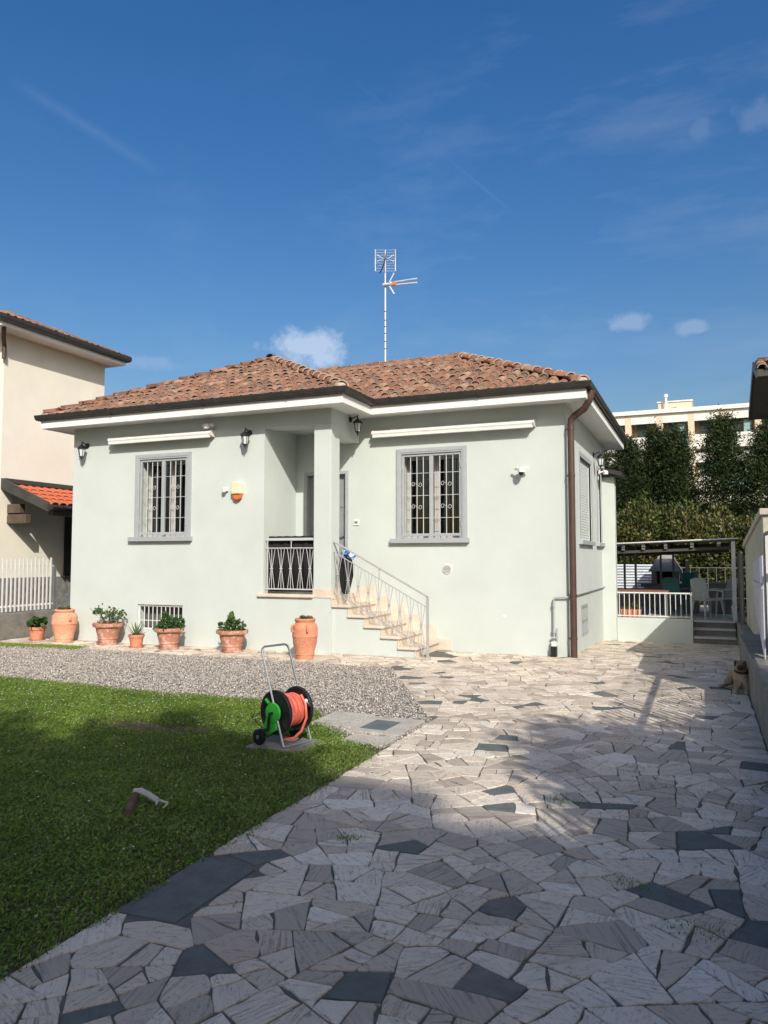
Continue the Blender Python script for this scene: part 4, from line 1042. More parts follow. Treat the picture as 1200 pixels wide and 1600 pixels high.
MB().lathe([(0, -.055), (.03, -.045), (.04, 0), (.035, .03), (0, .04)], (-7.91, A-.08, 2.83), 12).build('head', 'plastic_white', t, smooth=True)
# ---- aerial
t = thing('tv_aerial', 'TV aerial mast on the roof ridge with grid panel and rod antenna', 'aerial', (-6.41, 15.36, 6.05))
mx, my = -6.41, 15.36
MB().tube([(mx, my, 5.9), (mx, my, 7.4), (mx, my, 8.46)], [.020, .018, .014], 8).build('mast', 'antenna_metal', t, True)
for z in (6.25, 6.42, 6.6, 6.75, 6.9, 7.1): MB().lathe([(.021, -.01), (.024, 0), (.021, .01)], (mx, my, z), 8).build('clip', 'plastic_black', t)
ax = Vector((.90, .38, 0)); gn = Vector((.38, -.90, 0))
g0 = Vector((mx, my, 8.24))
def gpnt(u, w, d=0): return g0+ax*u+Vector((0, 0, 1))*w+gn*(d+.06)
mb = MB()
for w in np.linspace(-.24, .24, 9): mb.tube([gpnt(-.23, w), gpnt(.23, w)], .0042, 5)
mb.build('reflector_grid', 'antenna_metal', t)
for u in (-.23, 0, .23):
    MB().tube([gpnt(u, -.24, -.005), gpnt(u, .05, -.005), gpnt(u, .24, .05 if u else -.005)], .010, 6).build('grid_frame', 'bar_white', t)
for s in (-1, 1):
    MB().tube([gpnt(s*.19, .09, .10), gpnt(s*.05, .0, .10), gpnt(s*.19, -.06, .10)], .010, 6).build('dipole', 'bar_white', t)
MB().tube([gpnt(.02, .14, .1), gpnt(.0, .0, .10), gpnt(-.05, -.15, .06), gpnt(-.13, -.30, .02)], .012, 6).build('cable', 'plastic_black', t)
bx = Vector((.96, -.2, -.10)).normalized(); b0 = Vector((mx, my-.03, 7.70))
MB().tube([b0-bx*.04, b0+bx*.20], .035, 8).build('boom_head', 'bar_white', t)
for s in (-1, 1): MB().tube([b0+bx*.16+Vector((0, 0, .03*s)), b0+bx*.85+Vector((0, 0, .045*s))], .017, 6).build('boom', 'bar_white', t)
MB().obox(b0+bx*.26, (.10, .06, .07), (0, R(6), 0)).build('junction_box', 'antenna_orange', t)
for s in (-1, 1): MB().tube([b0+bx*.13+Vector((0, 0, .05*s)), b0+bx*.22+Vector((.03, 0, .24*s))], .016, 6).build('reflector_arm', 'bar_white', t)

# ================================================================== POTS
def foliage(name, P, D, size, mat, parent, aspect=.55, jit=.6, lo=0, hi=1):
    V, F = leaves(P, D, size, aspect, jit)
    return npmesh(name, V, F, mat, np.repeat(np.clip(rng.uniform(lo, hi, len(P)), 0, 1), 4), parent)
def dome(c, rx, rz, n):
    d = rng.normal(0, 1, (n, 3)); d[:, 2] = np.abs(d[:, 2]); d /= np.linalg.norm(d, axis=1)[:, None]
    r = rng.uniform(.35, 1, n)**.6; r *= 1+.25*np.sin(d[:, 0]*5+d[:, 1]*4+c[0]*9)
    P = np.array(c)+d*r[:, None]*np.array([rx, rx, rz]); return P, d
def low_pot(x, y, r, h, mat, label, group='terracotta pots along the front wall', saucer=True):
    t = thing('plant_pot', label, 'plant pot', (x, y, 0), group=group)
    mb = MB(); s = r/.29; 
    mb.lathe([(.0, .03), (.17*s, .03), (.175*s, .05), (.185*s, h*.26), (.20*s, h*.28), (.20*s, h*.33), (.19*s, h*.35), (.225*s, h*.62), (.235*s, h*.78), (.29*s, h*.84), (.30*s, h*.90), (.295*s, h), (.26*s, h), (.25*s, h*.93)], (x, y, 0), 28); mb.build('pot', mat, t, smooth=True)
    MB().lathe([(0, h*.9), (.252*s, h*.9)], (x, y, 0), 20).build('soil', 'soil', t)
    if saucer: MB().lathe([(0, .004), (.2*s, .004), (.215*s, .035), (.2*s, .035), (.19*s, .02), (0, .02)], (x, y, 0), 24).build('saucer', mat, t, smooth=True)
    return t
def small_pot(x, y, r, h, label, group='terracotta pots along the front wall'):
    t = thing('plant_pot', label, 'plant pot', (x, y, 0), group=group)
    MB().lathe([(0, .02), (r*.72, .02), (r*.9, h*.78), (r, h*.79), (r*1.02, h), (r*.9, h), (r*.88, h*.9)], (x, y, 0), 24).build('pot', 'terracotta_plain', t, smooth=True)
    MB().lathe([(0, h*.9), (r*.885, h*.9)], (x, y, 0), 16).build('soil', 'soil', t)
    MB().lathe([(0, .003), (r*.85, .003), (r*.95, .03), (r*.88, .03), (r*.8, .016), (0, .016)], (x, y, 0), 20).build('saucer', 'terracotta_plain', t, smooth=True)
    return t
def jar(x, y, r, h, mat, label, ears):
    t = thing('terracotta_jar', label, 'jar', (x, y, 0), group='tall terracotta jars')
    b = r*.68
    mb = MB(); mb.lathe([(0, .0), (b, .0), (b*1.02, .02), (b*1.05, h*.10), (b*1.11, h*.11), (b*1.11, h*.14), (b*1.08, h*.16), (r*.92, h*.40), (r*.96, h*.54), (r*1.0, h*.55), (r*1.0, h*.58), (r*.98, h*.60), (r*.99, h*.74), (r*.93, h*.83), (r*.76, h*.885), (r*.73, h*.905), (r*.76, h*.925), (r*.80, h*.94), (r*.81, h*.98), (r*.76, h), (r*.62, h), (r*.58, h*.93)], (x, y, 0), 32)
    mb.build('body', mat, t, smooth=True)
    for a in ears:
        c = Vector((x, y, 0)); d = Vector((cos(a), sin(a), 0))
        MB().tube([c+d*r*.92+Vector((0, 0, h*.68)), c+d*r*1.12+Vector((0, 0, h*.70)), c+d*r*1.14+Vector((0, 0, h*.77)), c+d*r*1.06+Vector((0, 0, h*.83)), c+d*r*.86+Vector((0, 0, h*.85))], .02, 8).build('ear_handle', mat, t, smooth=True)
    MB().lathe([(0, h*.96), (r*.6, h*.95)], (x, y, 0), 20).build('soil', 'soil', t)
    P, D = dome((x, y, h*.95), r*.62, .075, 420); foliage('dry_plant', P, D, .05, 'bush_leaf', t, .35, .8, .2, .95)
    return t
t = small_pot(-12.05, 11.17, .165, .26, 'small terracotta pot with broad green leaves, leftmost by the low wall')
P, D = dome((-12.05, 11.17, .24), .20, .23, 110); foliage('plant', P, D, .15, 'pot_leaf', t, .6, .5, .2, 1)
jar(-11.32, 11.14, .235, .62, 'terracotta_jar', 'tall pale terracotta jar at the left corner of the house', (-.4, 2.6))
t = low_pot(-10.23, 11.12, .27, .40, 'terracotta_old', 'terracotta pot with a sparse branching shrub, just right of the left jar')
for k in range(9):
    a = rng.uniform(0, 2*pi); e = Vector((-10.23+.30*cos(a)-.05, 11.12+.2*sin(a), .38+rng.uniform(.08, .24)))
    MB().tube([(-10.23, 11.12, .36), (-10.23+.13*cos(a), 11.12+.13*sin(a), .42), e], .008, 5).build('stem', 'bark', t)
    P = np.array(e)+rng.normal(0, .045, (34, 3)); foliage('leaf_cluster', P, rng.normal(0, 1, (34, 3)), .06, 'pot_leaf', t, .6, .4, .3, 1)['kind'] = 'stuff'
t = small_pot(-9.40, 10.93, .14, .235, 'small terracotta pot with a spiky aloe in front of the cellar window')
for k in range(26):
    a = k*2.4; el = .25+1.2*k/26; d = Vector((cos(a)*cos(el), sin(a)*cos(el), sin(el))); L_ = rng.uniform(.16, .27); p0 = Vector((-9.40, 10.93, .21))
    s = d.cross(Vector((0, 0, 1))).normalized()*.016; up = s.cross(d).normalized()*.009; b0 = p0+d*.03; m_ = p0+d*L_*.6+Vector((0, 0, .012)); e = p0+d*L_+Vector((0, 0, .03))
    V = np.array([b0-s, b0+s, b0-up, m_-s*.7, m_+s*.7, m_-up, e]); F = np.array([(0,1,4,3),(0,3,5,2),(1,2,5,4),(3,4,6,6),(3,6,5,5),(4,5,6,6)])
    mb = MB(); mb.add(V.tolist(), [(0,1,4,3),(0,3,5,2),(1,2,5,4),(3,4,6),(3,6,5),(4,5,6)]); o = mb.build('aloe_leaf', 'aloe_leaf', t)
    c = rng.random(); o.data.attributes.new('Col', 'FLOAT_COLOR', 'POINT').data.foreach_set('color', [c, c, c, 1]*7)
t = low_pot(-8.74, 11.0, .255, .37, 'terracotta_old', 'terracotta pot with dense dark foliage in front of the cellar window')
P, D = dome((-8.74, 11.0, .35), .26, .26, 560); foliage('plant', P, D, .065, 'pot_leaf', t, .6, .6, 0, .75)
t = low_pot(-7.45, 11.05, .265, .375, 'terracotta_old', 'terracotta pot with a rounded green succulent below the alarm siren')
P, D = dome((-7.47, 11.05, .37), .20, .25, 300); foliage('plant', P, D, .075, 'pot_leaf', t, .7, .5, .25, 1)
jar(-5.88, 10.76, .205, .64, 'terracotta_plain', 'tall orange terracotta jar below the porch column', (-.9, 2.3, -2.2))
# narrow mossy strip at the left end
n = 9000; x = rng.uniform(-12.6, -10.2, n); y = 10.42+rng.normal(0, .10, n)+.07*np.sin(x*2.2); P = np.stack([x, y, np.full(n, .006)], 1); D = np.stack([rng.normal(0, .7, n), rng.normal(0, .7, n), np.ones(n)*.6], 1)
V, F = leaves(P, D, .03, .3, .3); tag(npmesh('moss_grass', V, F, 'grass_leaf', np.repeat(rng.uniform(.3, .97, n), 4)), 'thin mossy grass strip at the left end of the gravel', 'grass', kind='stuff')

# ================================================================== HOSE REEL
t = thing('hose_reel', 'green and black garden hose reel cart with red hose', 'hose reel', (-3.33, 5.78, .02), -math.atan2(.28, .96))
ZC, LH = .275, .125
m_y = Matrix(((1,0,0),(0,0,1),(0,-1,0)))     # lathe axis -> +y
for s in (-1, 1):
    o = MB().lathe([(.05, -.010), (.165, -.010), (.18, -.016), (.187, -.010), (.187, .010), (.18, .016), (.165, .010), (.05, .010), (.05, -.010)], (0, s*LH, ZC), 40, m_y).build('drum_flange', 'plastic_black', t, True, True)
    for k in range(8):
        a = 2*pi*k/8; MB().obox((.105*cos(a), s*LH+s*.011, ZC+.105*sin(a)), (.10, .004, .010), (0, -a, 0)).build('rib', 'plastic_black', o, local=True)
MB().lathe([(.075, -LH), (.075, LH)], (0, 0, ZC), 24, m_y).build('drum', 'plastic_black', t, True, True)
pts = []
for i in range(7*28+1):
    a = 2*pi*i/28; lay = i/28; yy = -LH+.025+(LH*2-.05)*((lay/7*2.2) % 1 if int(lay/7*2.2) % 2 == 0 else 1-(lay/7*2.2) % 1)
    pts.append((.095+.055*(lay/7)**.8*1.0*cos(0)*1.0 if False else (.088+.009*lay)*cos(a), yy, ZC+(.088+.009*lay)*sin(a)))
MB().tube(pts, .0115, 8).build('hose', 'hose_red', t, True, True)
mb = MB()
for j in range(9): mb.lathe([(.118, -.011), (.128+.01*(j % 2), -.008), (.131+.01*(j % 2), 0), (.128+.01*(j % 2), .008), (.118, .011)], (0, -.095+j*.0238, ZC), 32, m_y)
mb.build('hose_coil', 'hose_red', t, True, True)
MB().tube([(.10, .07, ZC+.13), (.165, .06, ZC+.06), (.185, .05, ZC-.05), (.15, .03, ZC-.16), (.09, .0, ZC-.225), (.0, -.03, ZC-.245)], .0115, 8).build('loose_hose_end', 'hose_red', t, True, True)
MB().tube([(.155, .085, ZC+.075), (.175, .10, ZC+.045), (.185, .11, ZC+.03)], [.013, .019, .013], 8).build('hose_nozzle', 'plastic_black', t, True, True)
MB().tube([(.140, .075, ZC+.09), (.155, .085, ZC+.075)], .017, 8).build('hose_coupling', 'plastic_white', t, True, True)
def rz_(x): return .80-(x+.155)*.80/.285
yf = LH+.035
MB().tube([(.13, -yf, 0.012), (-.143, -yf, .765), (-.155, -yf+.01, .80), (-.160, -yf+.04, .815), (-.160, yf-.04, .815), (-.155, yf-.01, .80), (-.143, yf, .765), (.13, yf, .012)], .0095, 8).build('frame_tube', 'steel', t, True, True)
MB().tube([(.13, -yf, .012), (.135, -yf+.03, .010), (.135, yf-.03, .010), (.13, yf, .012)], .0095, 8).build('foot_bar', 'steel', t, True, True)
MB().tube([(-.12, -yf-.02, .068), (-.12, yf+.02, .068)], .008, 8).build('axle', 'steel', t, True, True)
for s in (-1, 1):
    o = MB().lathe([(.02, -.018), (.055, -.02), (.066, -.014), (.068, 0), (.066, .014), (.055, .02), (.02, .018)], (-.12, s*(yf+.045), .068), 24, m_y).build('wheel', 'plastic_black', t, True, True)
    MB().lathe([(.0, -.022), (.018, -.022), (.018, .022), (0, .022)], (-.12, s*(yf+.045), .068), 12, m_y).build('hubcap', 'zinc', o, True, True)
    MB().lathe([(0, -.012), (.083, -.012), (.088, 0), (.083, .012), (0, .012)], (0, s*(LH+.034), ZC), 28, m_y).build('hub_cover', 'green_plastic', t, True, True)
    mb = MB(); mb.prism([(-.08, s*(LH+.023), ZC-.03), (.04, s*(LH+.023), ZC-.075), (.05, s*(LH+.023), ZC-.14), (-.02, s*(LH+.023), .10), (-.10, s*(LH+.023), .055), (-.14, s*(LH+.023), .085)], (0, s*.018, 0)); mb.build('side_bracket', 'green_plastic', t, local=True, bevel=.008)
    MB().tube([(-.005, s*(LH+.055), ZC+.05) if False else (-.035, s*(LH+.05), ZC+.075), (-.075, s*(LH+.05), .30+ZC*.3)], .014, 8).build('tube_socket', 'green_plastic', t, True, True)
MB().tube([(.0, -LH-.045, ZC), (.0, -LH-.075, ZC), (-.005, -LH-.078, ZC-.05), (-.012, -LH-.078, ZC-.13)], .013, 8).build('crank_arm', 'plastic_black', t, True, True)
MB().tube([(-.012, -LH-.07, ZC-.13), (-.012, -LH-.17, ZC-.135)], [.014, .018], 8).build('crank_grip', 'plastic_black', t, True, True)

# ================================================================== CHEW TOY ON THE LAWN
t = thing('dog_toy', 'brown chew stick with a frayed white rope lying on the lawn', 'dog toy', (-3.36, 3.93, 0))
MB().tube([(-3.27, 3.76, .045), (-3.33, 3.85, .055), (-3.385, 3.94, .068), (-3.41, 4.0, .085)], [.022, .026, .025, .022], 10).build('stick', 'log_brown', t, smooth=True)
MB().tube([(-3.42, 3.985, .095), (-3.38, 4.0, .10), (-3.31, 4.0, .08), (-3.23, 3.985, .06)], [.02, .021, .02, .017], 8).build('rope', 'rope_white', t, smooth=True)
MB().tube([(-3.24, 3.985, .066), (-3.20, 4.0, .055), (-3.165, 4.0, .05), (-3.15, 3.96, .045), (-3.155, 3.94, .04)], [.009, .007, .006, .006, .004], 6).build('rope_end', 'rope_white', t, smooth=True)
MB().tube([(-3.235, 3.98, .06), (-3.215, 3.95, .045)], [.009, .004], 6).build('rope_end', 'rope_white', t, smooth=True)

# ================================================================== DOG
def dog():
    V = []; E = []; Rr = []
    def chain(pts, start=None):
        prev = start
        for (x, y, z, r) in pts:
            V.append((x, y, z)); Rr.append(r); i = len(V)-1
            if prev is not None: E.append((prev, i))
            prev = i
        return prev
    # pelvis is the root; head looks towards the camera
    chain([(.33, 10.52, .125, .095)])                                   # 0 pelvis
    chain([(.335, 10.36, .15, .098), (.345, 10.20, .175, .105), (.345, 10.09, .20, .10)], 0)   # 1,2,3 chest
    chain([(.335, 10.03, .29, .066), (.325, 9.99, .345, .066)], 3)      # 4 neck 5 skull
    chain([(.322, 9.955, .335, .050), (.314, 9.915, .312, .036), (.309, 9.885, .305, .029)], 5)  # muzzle 6,7,8
    chain([(.305, 10.02, .13, .046), (.285, 10.0, .055, .034), (.268, 9.94, .024, .027), (.262, 9.90, .022, .026)], 3)    # near front leg
    chain([(.385, 10.02, .13, .046), (.395, 9.99, .055, .034), (.385, 9.93, .024, .027), (.378, 9.885, .022, .026)], 3)   # far front leg
    chain([(.24, 10.44, .10, .07), (.18, 10.32, .075, .046), (.19, 10.42, .04, .027), (.14, 10.37, .026, .022), (.10, 10.34, .022, .020)], 0)   # hind leg stretched sideways
    chain([(.33, 10.62, .10, .035), (.26, 10.75, .04, .018), (.16, 10.80, .025, .012)], 0)     # tail
    V = [(x+.055, y, z) for x, y, z in V]
    me = bpy.data.meshes.new('dog'); me.from_pydata(V, E, [])
    o = bpy.data.objects.new('dog', me); C.objects.link(o)
    sk = o.modifiers.new('skin', 'SKIN'); sk.use_smooth_shade = True
    for i, r in enumerate(Rr): me.skin_vertices[0].data[i].radius = (r, r); me.skin_vertices[0].data[i].use_root = (i == 0)
    ss = o.modifiers.new('sub', 'SUBSURF'); ss.levels = 2; ss.render_levels = 2
    dg = bpy.context.evaluated_depsgraph_get(); ev = o.evaluated_get(dg); me2 = bpy.data.meshes.new_from_object(ev)
    o.modifiers.clear(); o.data = me2; o.name = 'dog'
    me2.materials.clear(); me2.materials.append(MATS['dog_fur'])
    col = []
    for v in me2.vertices:
        x, y, z = v.co
        c = np.array((.36, .25, .15))
        if z > .24: c = np.array((.30, .19, .11))
        mzl = max(0, min(1, (9.918-y)/.02)) if z > .26 else 0
        c = c*(1-mzl*.85)+np.array((.02, .016, .014))*mzl*.85
        if z < .045 and y < 10.0: c = c*.6+.4*np.array((.5, .42, .32))
        if .10 < z < .22 and y < 10.06 and 0.36 < x < .43: c = np.array((.48, .40, .31))
        col += [*c, 1]
    me2.attributes.new('Col', 'FLOAT_COLOR', 'POINT').data.foreach_set('color', col)
    me2.polygons.foreach_set('use_smooth', [True]*len(me2.polygons))
    tag(o, 'tan dog with black muzzle lying on the paving beside the right wall', 'dog')
    for s in (-1, 1):
        b = Vector((.38+s*.036, 9.985, .380)); mb = MB()
        rows = [(b+Vector((s*.0, .0, .012)), .020), (b+Vector((s*.016, -.008, .004)), .031), (b+Vector((s*.024, -.014, -.03)), .028), (b+Vector((s*.024, -.017, -.066)), .011)]
        vs = []
        for c, w in rows:
            for dy, dx in ((-w*.7, w*.3*s), (-w*.3, -w*.35*s), (w*.7, -w*.3*s), (w*.4, w*.4*s)): vs.append(c+Vector((dx, dy, 0)))
        fs = [(j*4+k, j*4+(k+1) % 4, (j+1)*4+(k+1) % 4, (j+1)*4+k) for j in range(3) for k in range(4)]+[(0,1,2,3), (12,13,14,15)]
        mb.add(vs, fs); mb.build('ear', 'wood_dark', o, True)
        MB().lathe([(0, -.009), (.009, 0), (0, .009)], (.379+s*.027, 9.934, .362), 8).build('eye', 'plastic_black', o, True)
    MB().lathe([(0, -.010), (.013, -.006), (.016, .002), (.011, .010), (0, .012)], (.363, 9.862, .313), 10).build('nose', 'plastic_black', o, True)
    pts = [Vector((.395, 10.045, .262))+Vector((.074*cos(a), .074*sin(a)*.9, .018*sin(a))) for a in np.linspace(0, 2*pi, 21)]
    MB().tube(pts, .011, 8, cap=False).build('collar', 'collar_black', o, True)
dog()

# ================================================================== LEFT NEIGHBOUR
nb = thing('neighbour_house', 'tall cream neighbouring house with tiled eave at the left edge', 'house', (-18.5, 15, 0))
NX, NY0, NY1, NZ = -15.5, 13.15, 16.5, 7.05
mb = MB(); mb.box(-22.5, NX, NY0, NY1, 1.12, NZ+.12); mb.build('wall', 'stucco_beige', nb)
mb = MB(); mb.box(-22.52, NX+.02, NY0-.02, NY1+.02, -.2, 1.119); pl = mb.build('plinth', 'stone_plinth', nb)
for k in range(30):
    y = NY0+.05+rng.uniform(0, NY1-NY0-.5); z = rng.uniform(.0, .95); MB().box(NX+.018, NX+.03+rng.uniform(0, .012), y, y+rng.uniform(.2, .42), z, z+rng.uniform(.08, .16)).build('stone', 'stone_plinth', pl, bevel=.008)
NE = [(-23.0, 16.75), (-23.0, 12.6), (-14.98, 12.6), (-14.98, 16.75), (-23.0, 16.75)]
mb = MB(); mb.add(*sweep(NE, [(-.6, 7.06), (0, 7.05), (0, 7.17), (-.1, 7.17)])); mb.build('fascia', 'white_paint', nb)
mb = MB(); mb.add(*sweep(NE, [(.003, 7.30), (.003, 7.168), (.05, 7.14), (.10, 7.16), (.12, 7.22), (.12, 7.30), (.10, 7.30)])); mb.build('gutter', 'gutter_metal', nb)
mb = MB(); za = 7.26; k = .42; P4 = [(-23.0, 12.6), (-14.98, 12.6), (-14.98, 17.0), (-23.0, 17.0)]; rz0, rz1 = (-20.8, 14.8, za+2.2*k), (-17.18, 14.8, za+2.2*k)
mb.quad((-23, 12.6, za), (-14.98, 12.6, za), rz1, rz0); mb.quad((-14.98, 12.6, za), (-14.98, 17, za), rz1); mb.quad((-14.98, 17, za), (-23, 17, za), rz0, rz1); mb.quad((-23, 17, za), (-23, 12.6, za), rz0)
nroof = mb.build('roof', 'wood_dark', nb)
u = Vector((-1, 0, k)).normalized(); n_ = Vector((k, 0, 1)).normalized(); a_ = u.cross(n_)
lst = []
for i in range(21):
    for r in range(7):
        y = 12.72+i*.205; h = -.05+r*.31
        if h+.15 > min(y-12.6, 17.0-y): continue
        lst.append(Matrix.Translation(Vector((-14.98-h, y, za+h*k))+n_*(.03+random.uniform(-.008, .008))) @ Matrix((a_, u, n_)).transposed().to_4x4())
for m in lst:
    o = bpy.data.objects.new('tile', TM[0]); C.objects.link(o); o.parent = nroof; o.matrix_local = Matrix.Translation(-Vector(nb.location)) @ m
MB().tube([(-15.05, 12.75, 7.17), (-15.1, 12.78, 7.02), (-15.3, 12.95, 6.85), (-15.42, 13.08, 6.72), (-15.43, 13.09, 6.4)], .05, 10).build('downpipe', 'pipe_brown', nb, True)
# lean-to porch roof on that wall
lt = thing('porch_canopy', 'bright orange tiled lean-to canopy on the cream house wall', 'canopy', (-14.7, 14.5, 2.8))
y0, y1 = 13.22, 17.5; xA, zA, xB, zB = NX+.01, 3.42, -13.95, 2.84
uu = Vector((xA-xB, 0, zA-zB)).normalized(); nn = Vector((-(zA-zB), 0, -(xB-xA))).normalized()
if nn.z < 0: nn = -nn
mb = MB(); mb.prism([(xA, y0, zA-.10), (xB, y0, zB-.10), (xB, y0, zB-.01), (xA, y0, zA-.01)], (0, y1-y0, 0)); mb.build('deck', 'wood_dark', lt)
mb = MB(); mb.prism([(xA, y0-.06, zA-.16), (xB-.02, y0-.06, zB-.16), (xB-.02, y0-.06, zB+.06), (xA, y0-.06, zA+.10)], (0, .055, 0)); mb.build('verge_board', 'verge_dark', lt)
mb = MB(); mb.box(xA, xA+.10, y0, y1, zA-.01, zA+.10); mb.build('flashing', 'verge_dark', lt)
mb = MB(); mb.add([( *q,) for q in []], []) if False else None
MB().tube([(xB+.04, y0, zB-.05), (xB+.04, y1, zB-.05)], .055, 10).build('gutter', 'gutter_metal', lt, True)
aa = uu.cross(nn)
TO = tile_mesh('tile', .115, .10, .42, .55, ('roof_orange', 'roof_orange'))
for i in range(18):
    for r in range(5):
        p = Vector((xB, y0+.12+i*.235, zB))+uu*(-.02+r*.34)+nn*.01
        if r*.34+.4 > 1.72: continue
        o = bpy.data.objects.new('tile', TO[0]); C.objects.link(o); o.parent = lt; o.matrix_local = Matrix.Translation(-Vector(lt.location)+p) @ Matrix((aa, uu, nn)).transposed().to_4x4() @ Euler((R(-2.5), 0, 0)).to_matrix().to_4x4()
for z, l in ((2.55, .62), (2.80, .42)):
    MB().box(NX+.001, NX+l, 13.36, 13.52, z-.12, z+.10).build('bracket_beam', 'wood_dark', lt, bevel=.01)
MB().box(-14.2, -14.05, 13.40, y1, 2.60, 2.74).build('purlin', 'wood_dark', lt)
MB().box(NX-.001+.022, NX+.05, 15.15, 16.2, 1.13, 3.0).build('shade_panel', 'dark_room', lt)  # dark panel in place of the shadowed opening past the porch
# boundary fence on a low concrete wall
lw = MB(); lw.box(-12.95, -12.68, 5.0, 12.3, -.1, .51); tag(lw.build('low_wall', 'concrete_old', bevel=.015), 'weathered concrete low wall under the white picket fence, left edge', 'wall')
fe = thing('picket_fence', 'white metal picket fence on the low wall at the left edge', 'fence', (-12.8, 9, .51))
for z in (.62, 1.42): MB().box(-12.80, -12.785, 5.0, 12.24, z, z+.035).build('rail', 'bar_white', fe)
for i in range(72):
    y = 5.05+i*.10; MB().box(-12.785, -12.765, y, y+.028, .53, 1.58+.03*(i % 2)).build('picket', 'bar_white', fe)
MB().box(-12.82, -12.76, 12.24, 12.30, .51, 1.45).build('post', 'zinc', fe)
gt = thing('wire_gate', 'grey wire mesh gate between the picket fence and the house', 'gate', (-12.4, 12.6, 0))
for x in np.linspace(-12.66, -11.6, 14): MB().tube([(x, 12.6, .05), (x, 12.6, 1.05)], .005, 5).build('wire', 'zinc', gt)
for z in np.linspace(.1, 1.05, 14): MB().tube([(-12.66, 12.6, z), (-11.6, 12.6, z)], .005, 5).build('wire', 'zinc', gt)
for x in (-12.68, -11.58): MB().box(x-.02, x+.02, 12.58, 12.62, -.05, 1.08).build('post', 'zinc', gt)
mb = MB(); mb.box(-16.5, -11.7, 19.2, 19.4, -.2, 2.6); tag(mb.build('passage_wall', 'wood_dark'), 'dark wall closing the passage between the two houses', 'wall')

# ================================================================== RIGHT BOUNDARY
mb = MB(); mb.box(.465, .80, -2.0, 12.3, -.1, .50); mb.box(.62, .80, 12.3, 17.3, -.4, .30)
tag(mb.build('boundary_wall', 'concrete_old', bevel=.012), 'low dark concrete wall along the right edge of the drive', 'wall')
fe = thing('bar_fence', 'white vertical bar fence on the low wall, casting striped shadows', 'fence', (.66, 5, .5))
for z in (.69, 1.38): MB().box(.645, .672, -1.5, 9.3, z, z+.065).build('rail', 'bar_white', fe)
for i in range(83): MB().box(.66-.028, .66-.016, -1.45+i*.13, -1.45+i*.13+.026, .56, 1.84).build('bar', 'bar_white', fe)
for y in (-1.4, 1.2, 3.9, 6.6, 9.27): MB().box(.69, .74, y, y+.05, .45, 1.86).build('post', 'bar_white', fe)
# white translucent screen boards at the end of the fence
sb = thing('screen_panel', 'white board screen at the far end of the bar fence', 'screen', (.62, 10, .5))
ny = 11
for i in range(ny):
    ya = 9.32+i*.145; yb = ya+.138
    lo = lambda y: .50+max(0, (y-9.4))*.34
    top = lambda y: 1.63-(y-9.3)*.05
    mb = MB(); mb.prism([(.60, ya, lo(ya)), (.60, yb, lo(yb)), (.60, yb, top(yb)), (.60, ya, top(ya))], (.012, 0, 0)); mb.build('board', 'screen_fabric', sb)
MB().box(.585, .599, 9.32, 10.9, 1.26, 1.315).build('rail', 'frame_grey', sb)
sh = thing('garden_shed', 'beige rendered shed with sloping top behind the white screen', 'shed', (1.2, 13, 0))
mb = MB(); mb.prism([(.78, 11.75, .3), (.78, 16.7, .0), (.78, 16.7, 1.82), (.78, 11.75, 2.20)], (1.0, 0, 0)); mb.build('wall', 'stucco_shed', sh, bevel=.01)
mb = MB(); mb.prism([(.74, 11.70, 2.20), (.74, 16.75, 1.81), (.74, 16.75, 1.90), (.74, 11.70, 2.29)], (1.1, 0, 0)); mb.build('roof_slab', 'concrete', sh, bevel=.01)
mb = MB(); mb.box(.84, 1.9, 9.4, 11.74, .4, 1.88); mb.build('front_bay', 'stucco_shed', sh)
mb = MB(); mb.box(.80, 1.95, 9.36, 11.74, 1.88, 1.96); mb.build('bay_roof', 'zinc', sh)
# dark board fence between shed and patio
bf = thing('board_fence', 'dark weathered wooden boards beside the patio steps', 'fence', (.8, 17.5, 0))
for i in range(8): MB().box(.72+.0, .745, 16.75+i*.28, 16.75+i*.28+.265, -.3, 1.70+.03*(i % 3)).build('board', 'wood_grey', bf)

# right neighbour: only its roof overhang shows
rn = thing('neighbour_house', 'dark roof overhang of the house at the right edge, above the hedge', 'house', (4.5, 20.5, 0))
yR, zR = 15.98, 5.33; y_e, z_e = 17.75, 4.66; yF = 15.2; z_f = 5.03
mb = MB(); mb.box(1.95, 9, 15.5, 17.5, -.3, 4.75); mb.build('wall', 'stucco_beige', rn)
mb = MB(); mb.prism([(1.0, yF, z_f), (1.0, yR, zR), (1.0, y_e, z_e), (1.0, y_e, z_e-.13), (1.0, yR, zR-.13), (1.0, yF, z_f-.13)], (8.2, 0, 0)); rr = mb.build('roof', 'verge_dark', rn)
mb = MB(); mb.prism([(.97, yF, z_f-.15), (.97, yR, zR-.15), (.97, y_e, z_e-.15), (.97, y_e, z_e+.03), (.97, yR, zR+.03), (.97, yF, z_f+.03)], (.028, 0, 0)); mb.build('verge_board', 'gutter_metal', rr)
u = Vector((0, 1, (zR-z_f)/(yR-yF))).normalized(); n_ = Vector((0, -u.z, u.y)); a_ = u.cross(n_)
for i in range(9):
    for r in range(2):
        o = bpy.data.objects.new('tile', TM[0]); C.objects.link(o); o.parent = rr
        o.matrix_local = Matrix.Translation(Vector((1.08+i*.205, yF, z_f))+u*(-.05+r*.345)+n_*.03-Vector(rn.location)) @ Matrix((a_, u, n_)).transposed().to_4x4()
for i in range(4):
    o = bpy.data.objects.new('ridge_tile', CM[0]); C.objects.link(o); o.parent = rr
    o.matrix_local = Matrix.Translation(Vector((1.06+i*.35, yR, zR+.0))-Vector(rn.location)) @ Euler((0, 0, R(-90))).to_matrix().to_4x4()

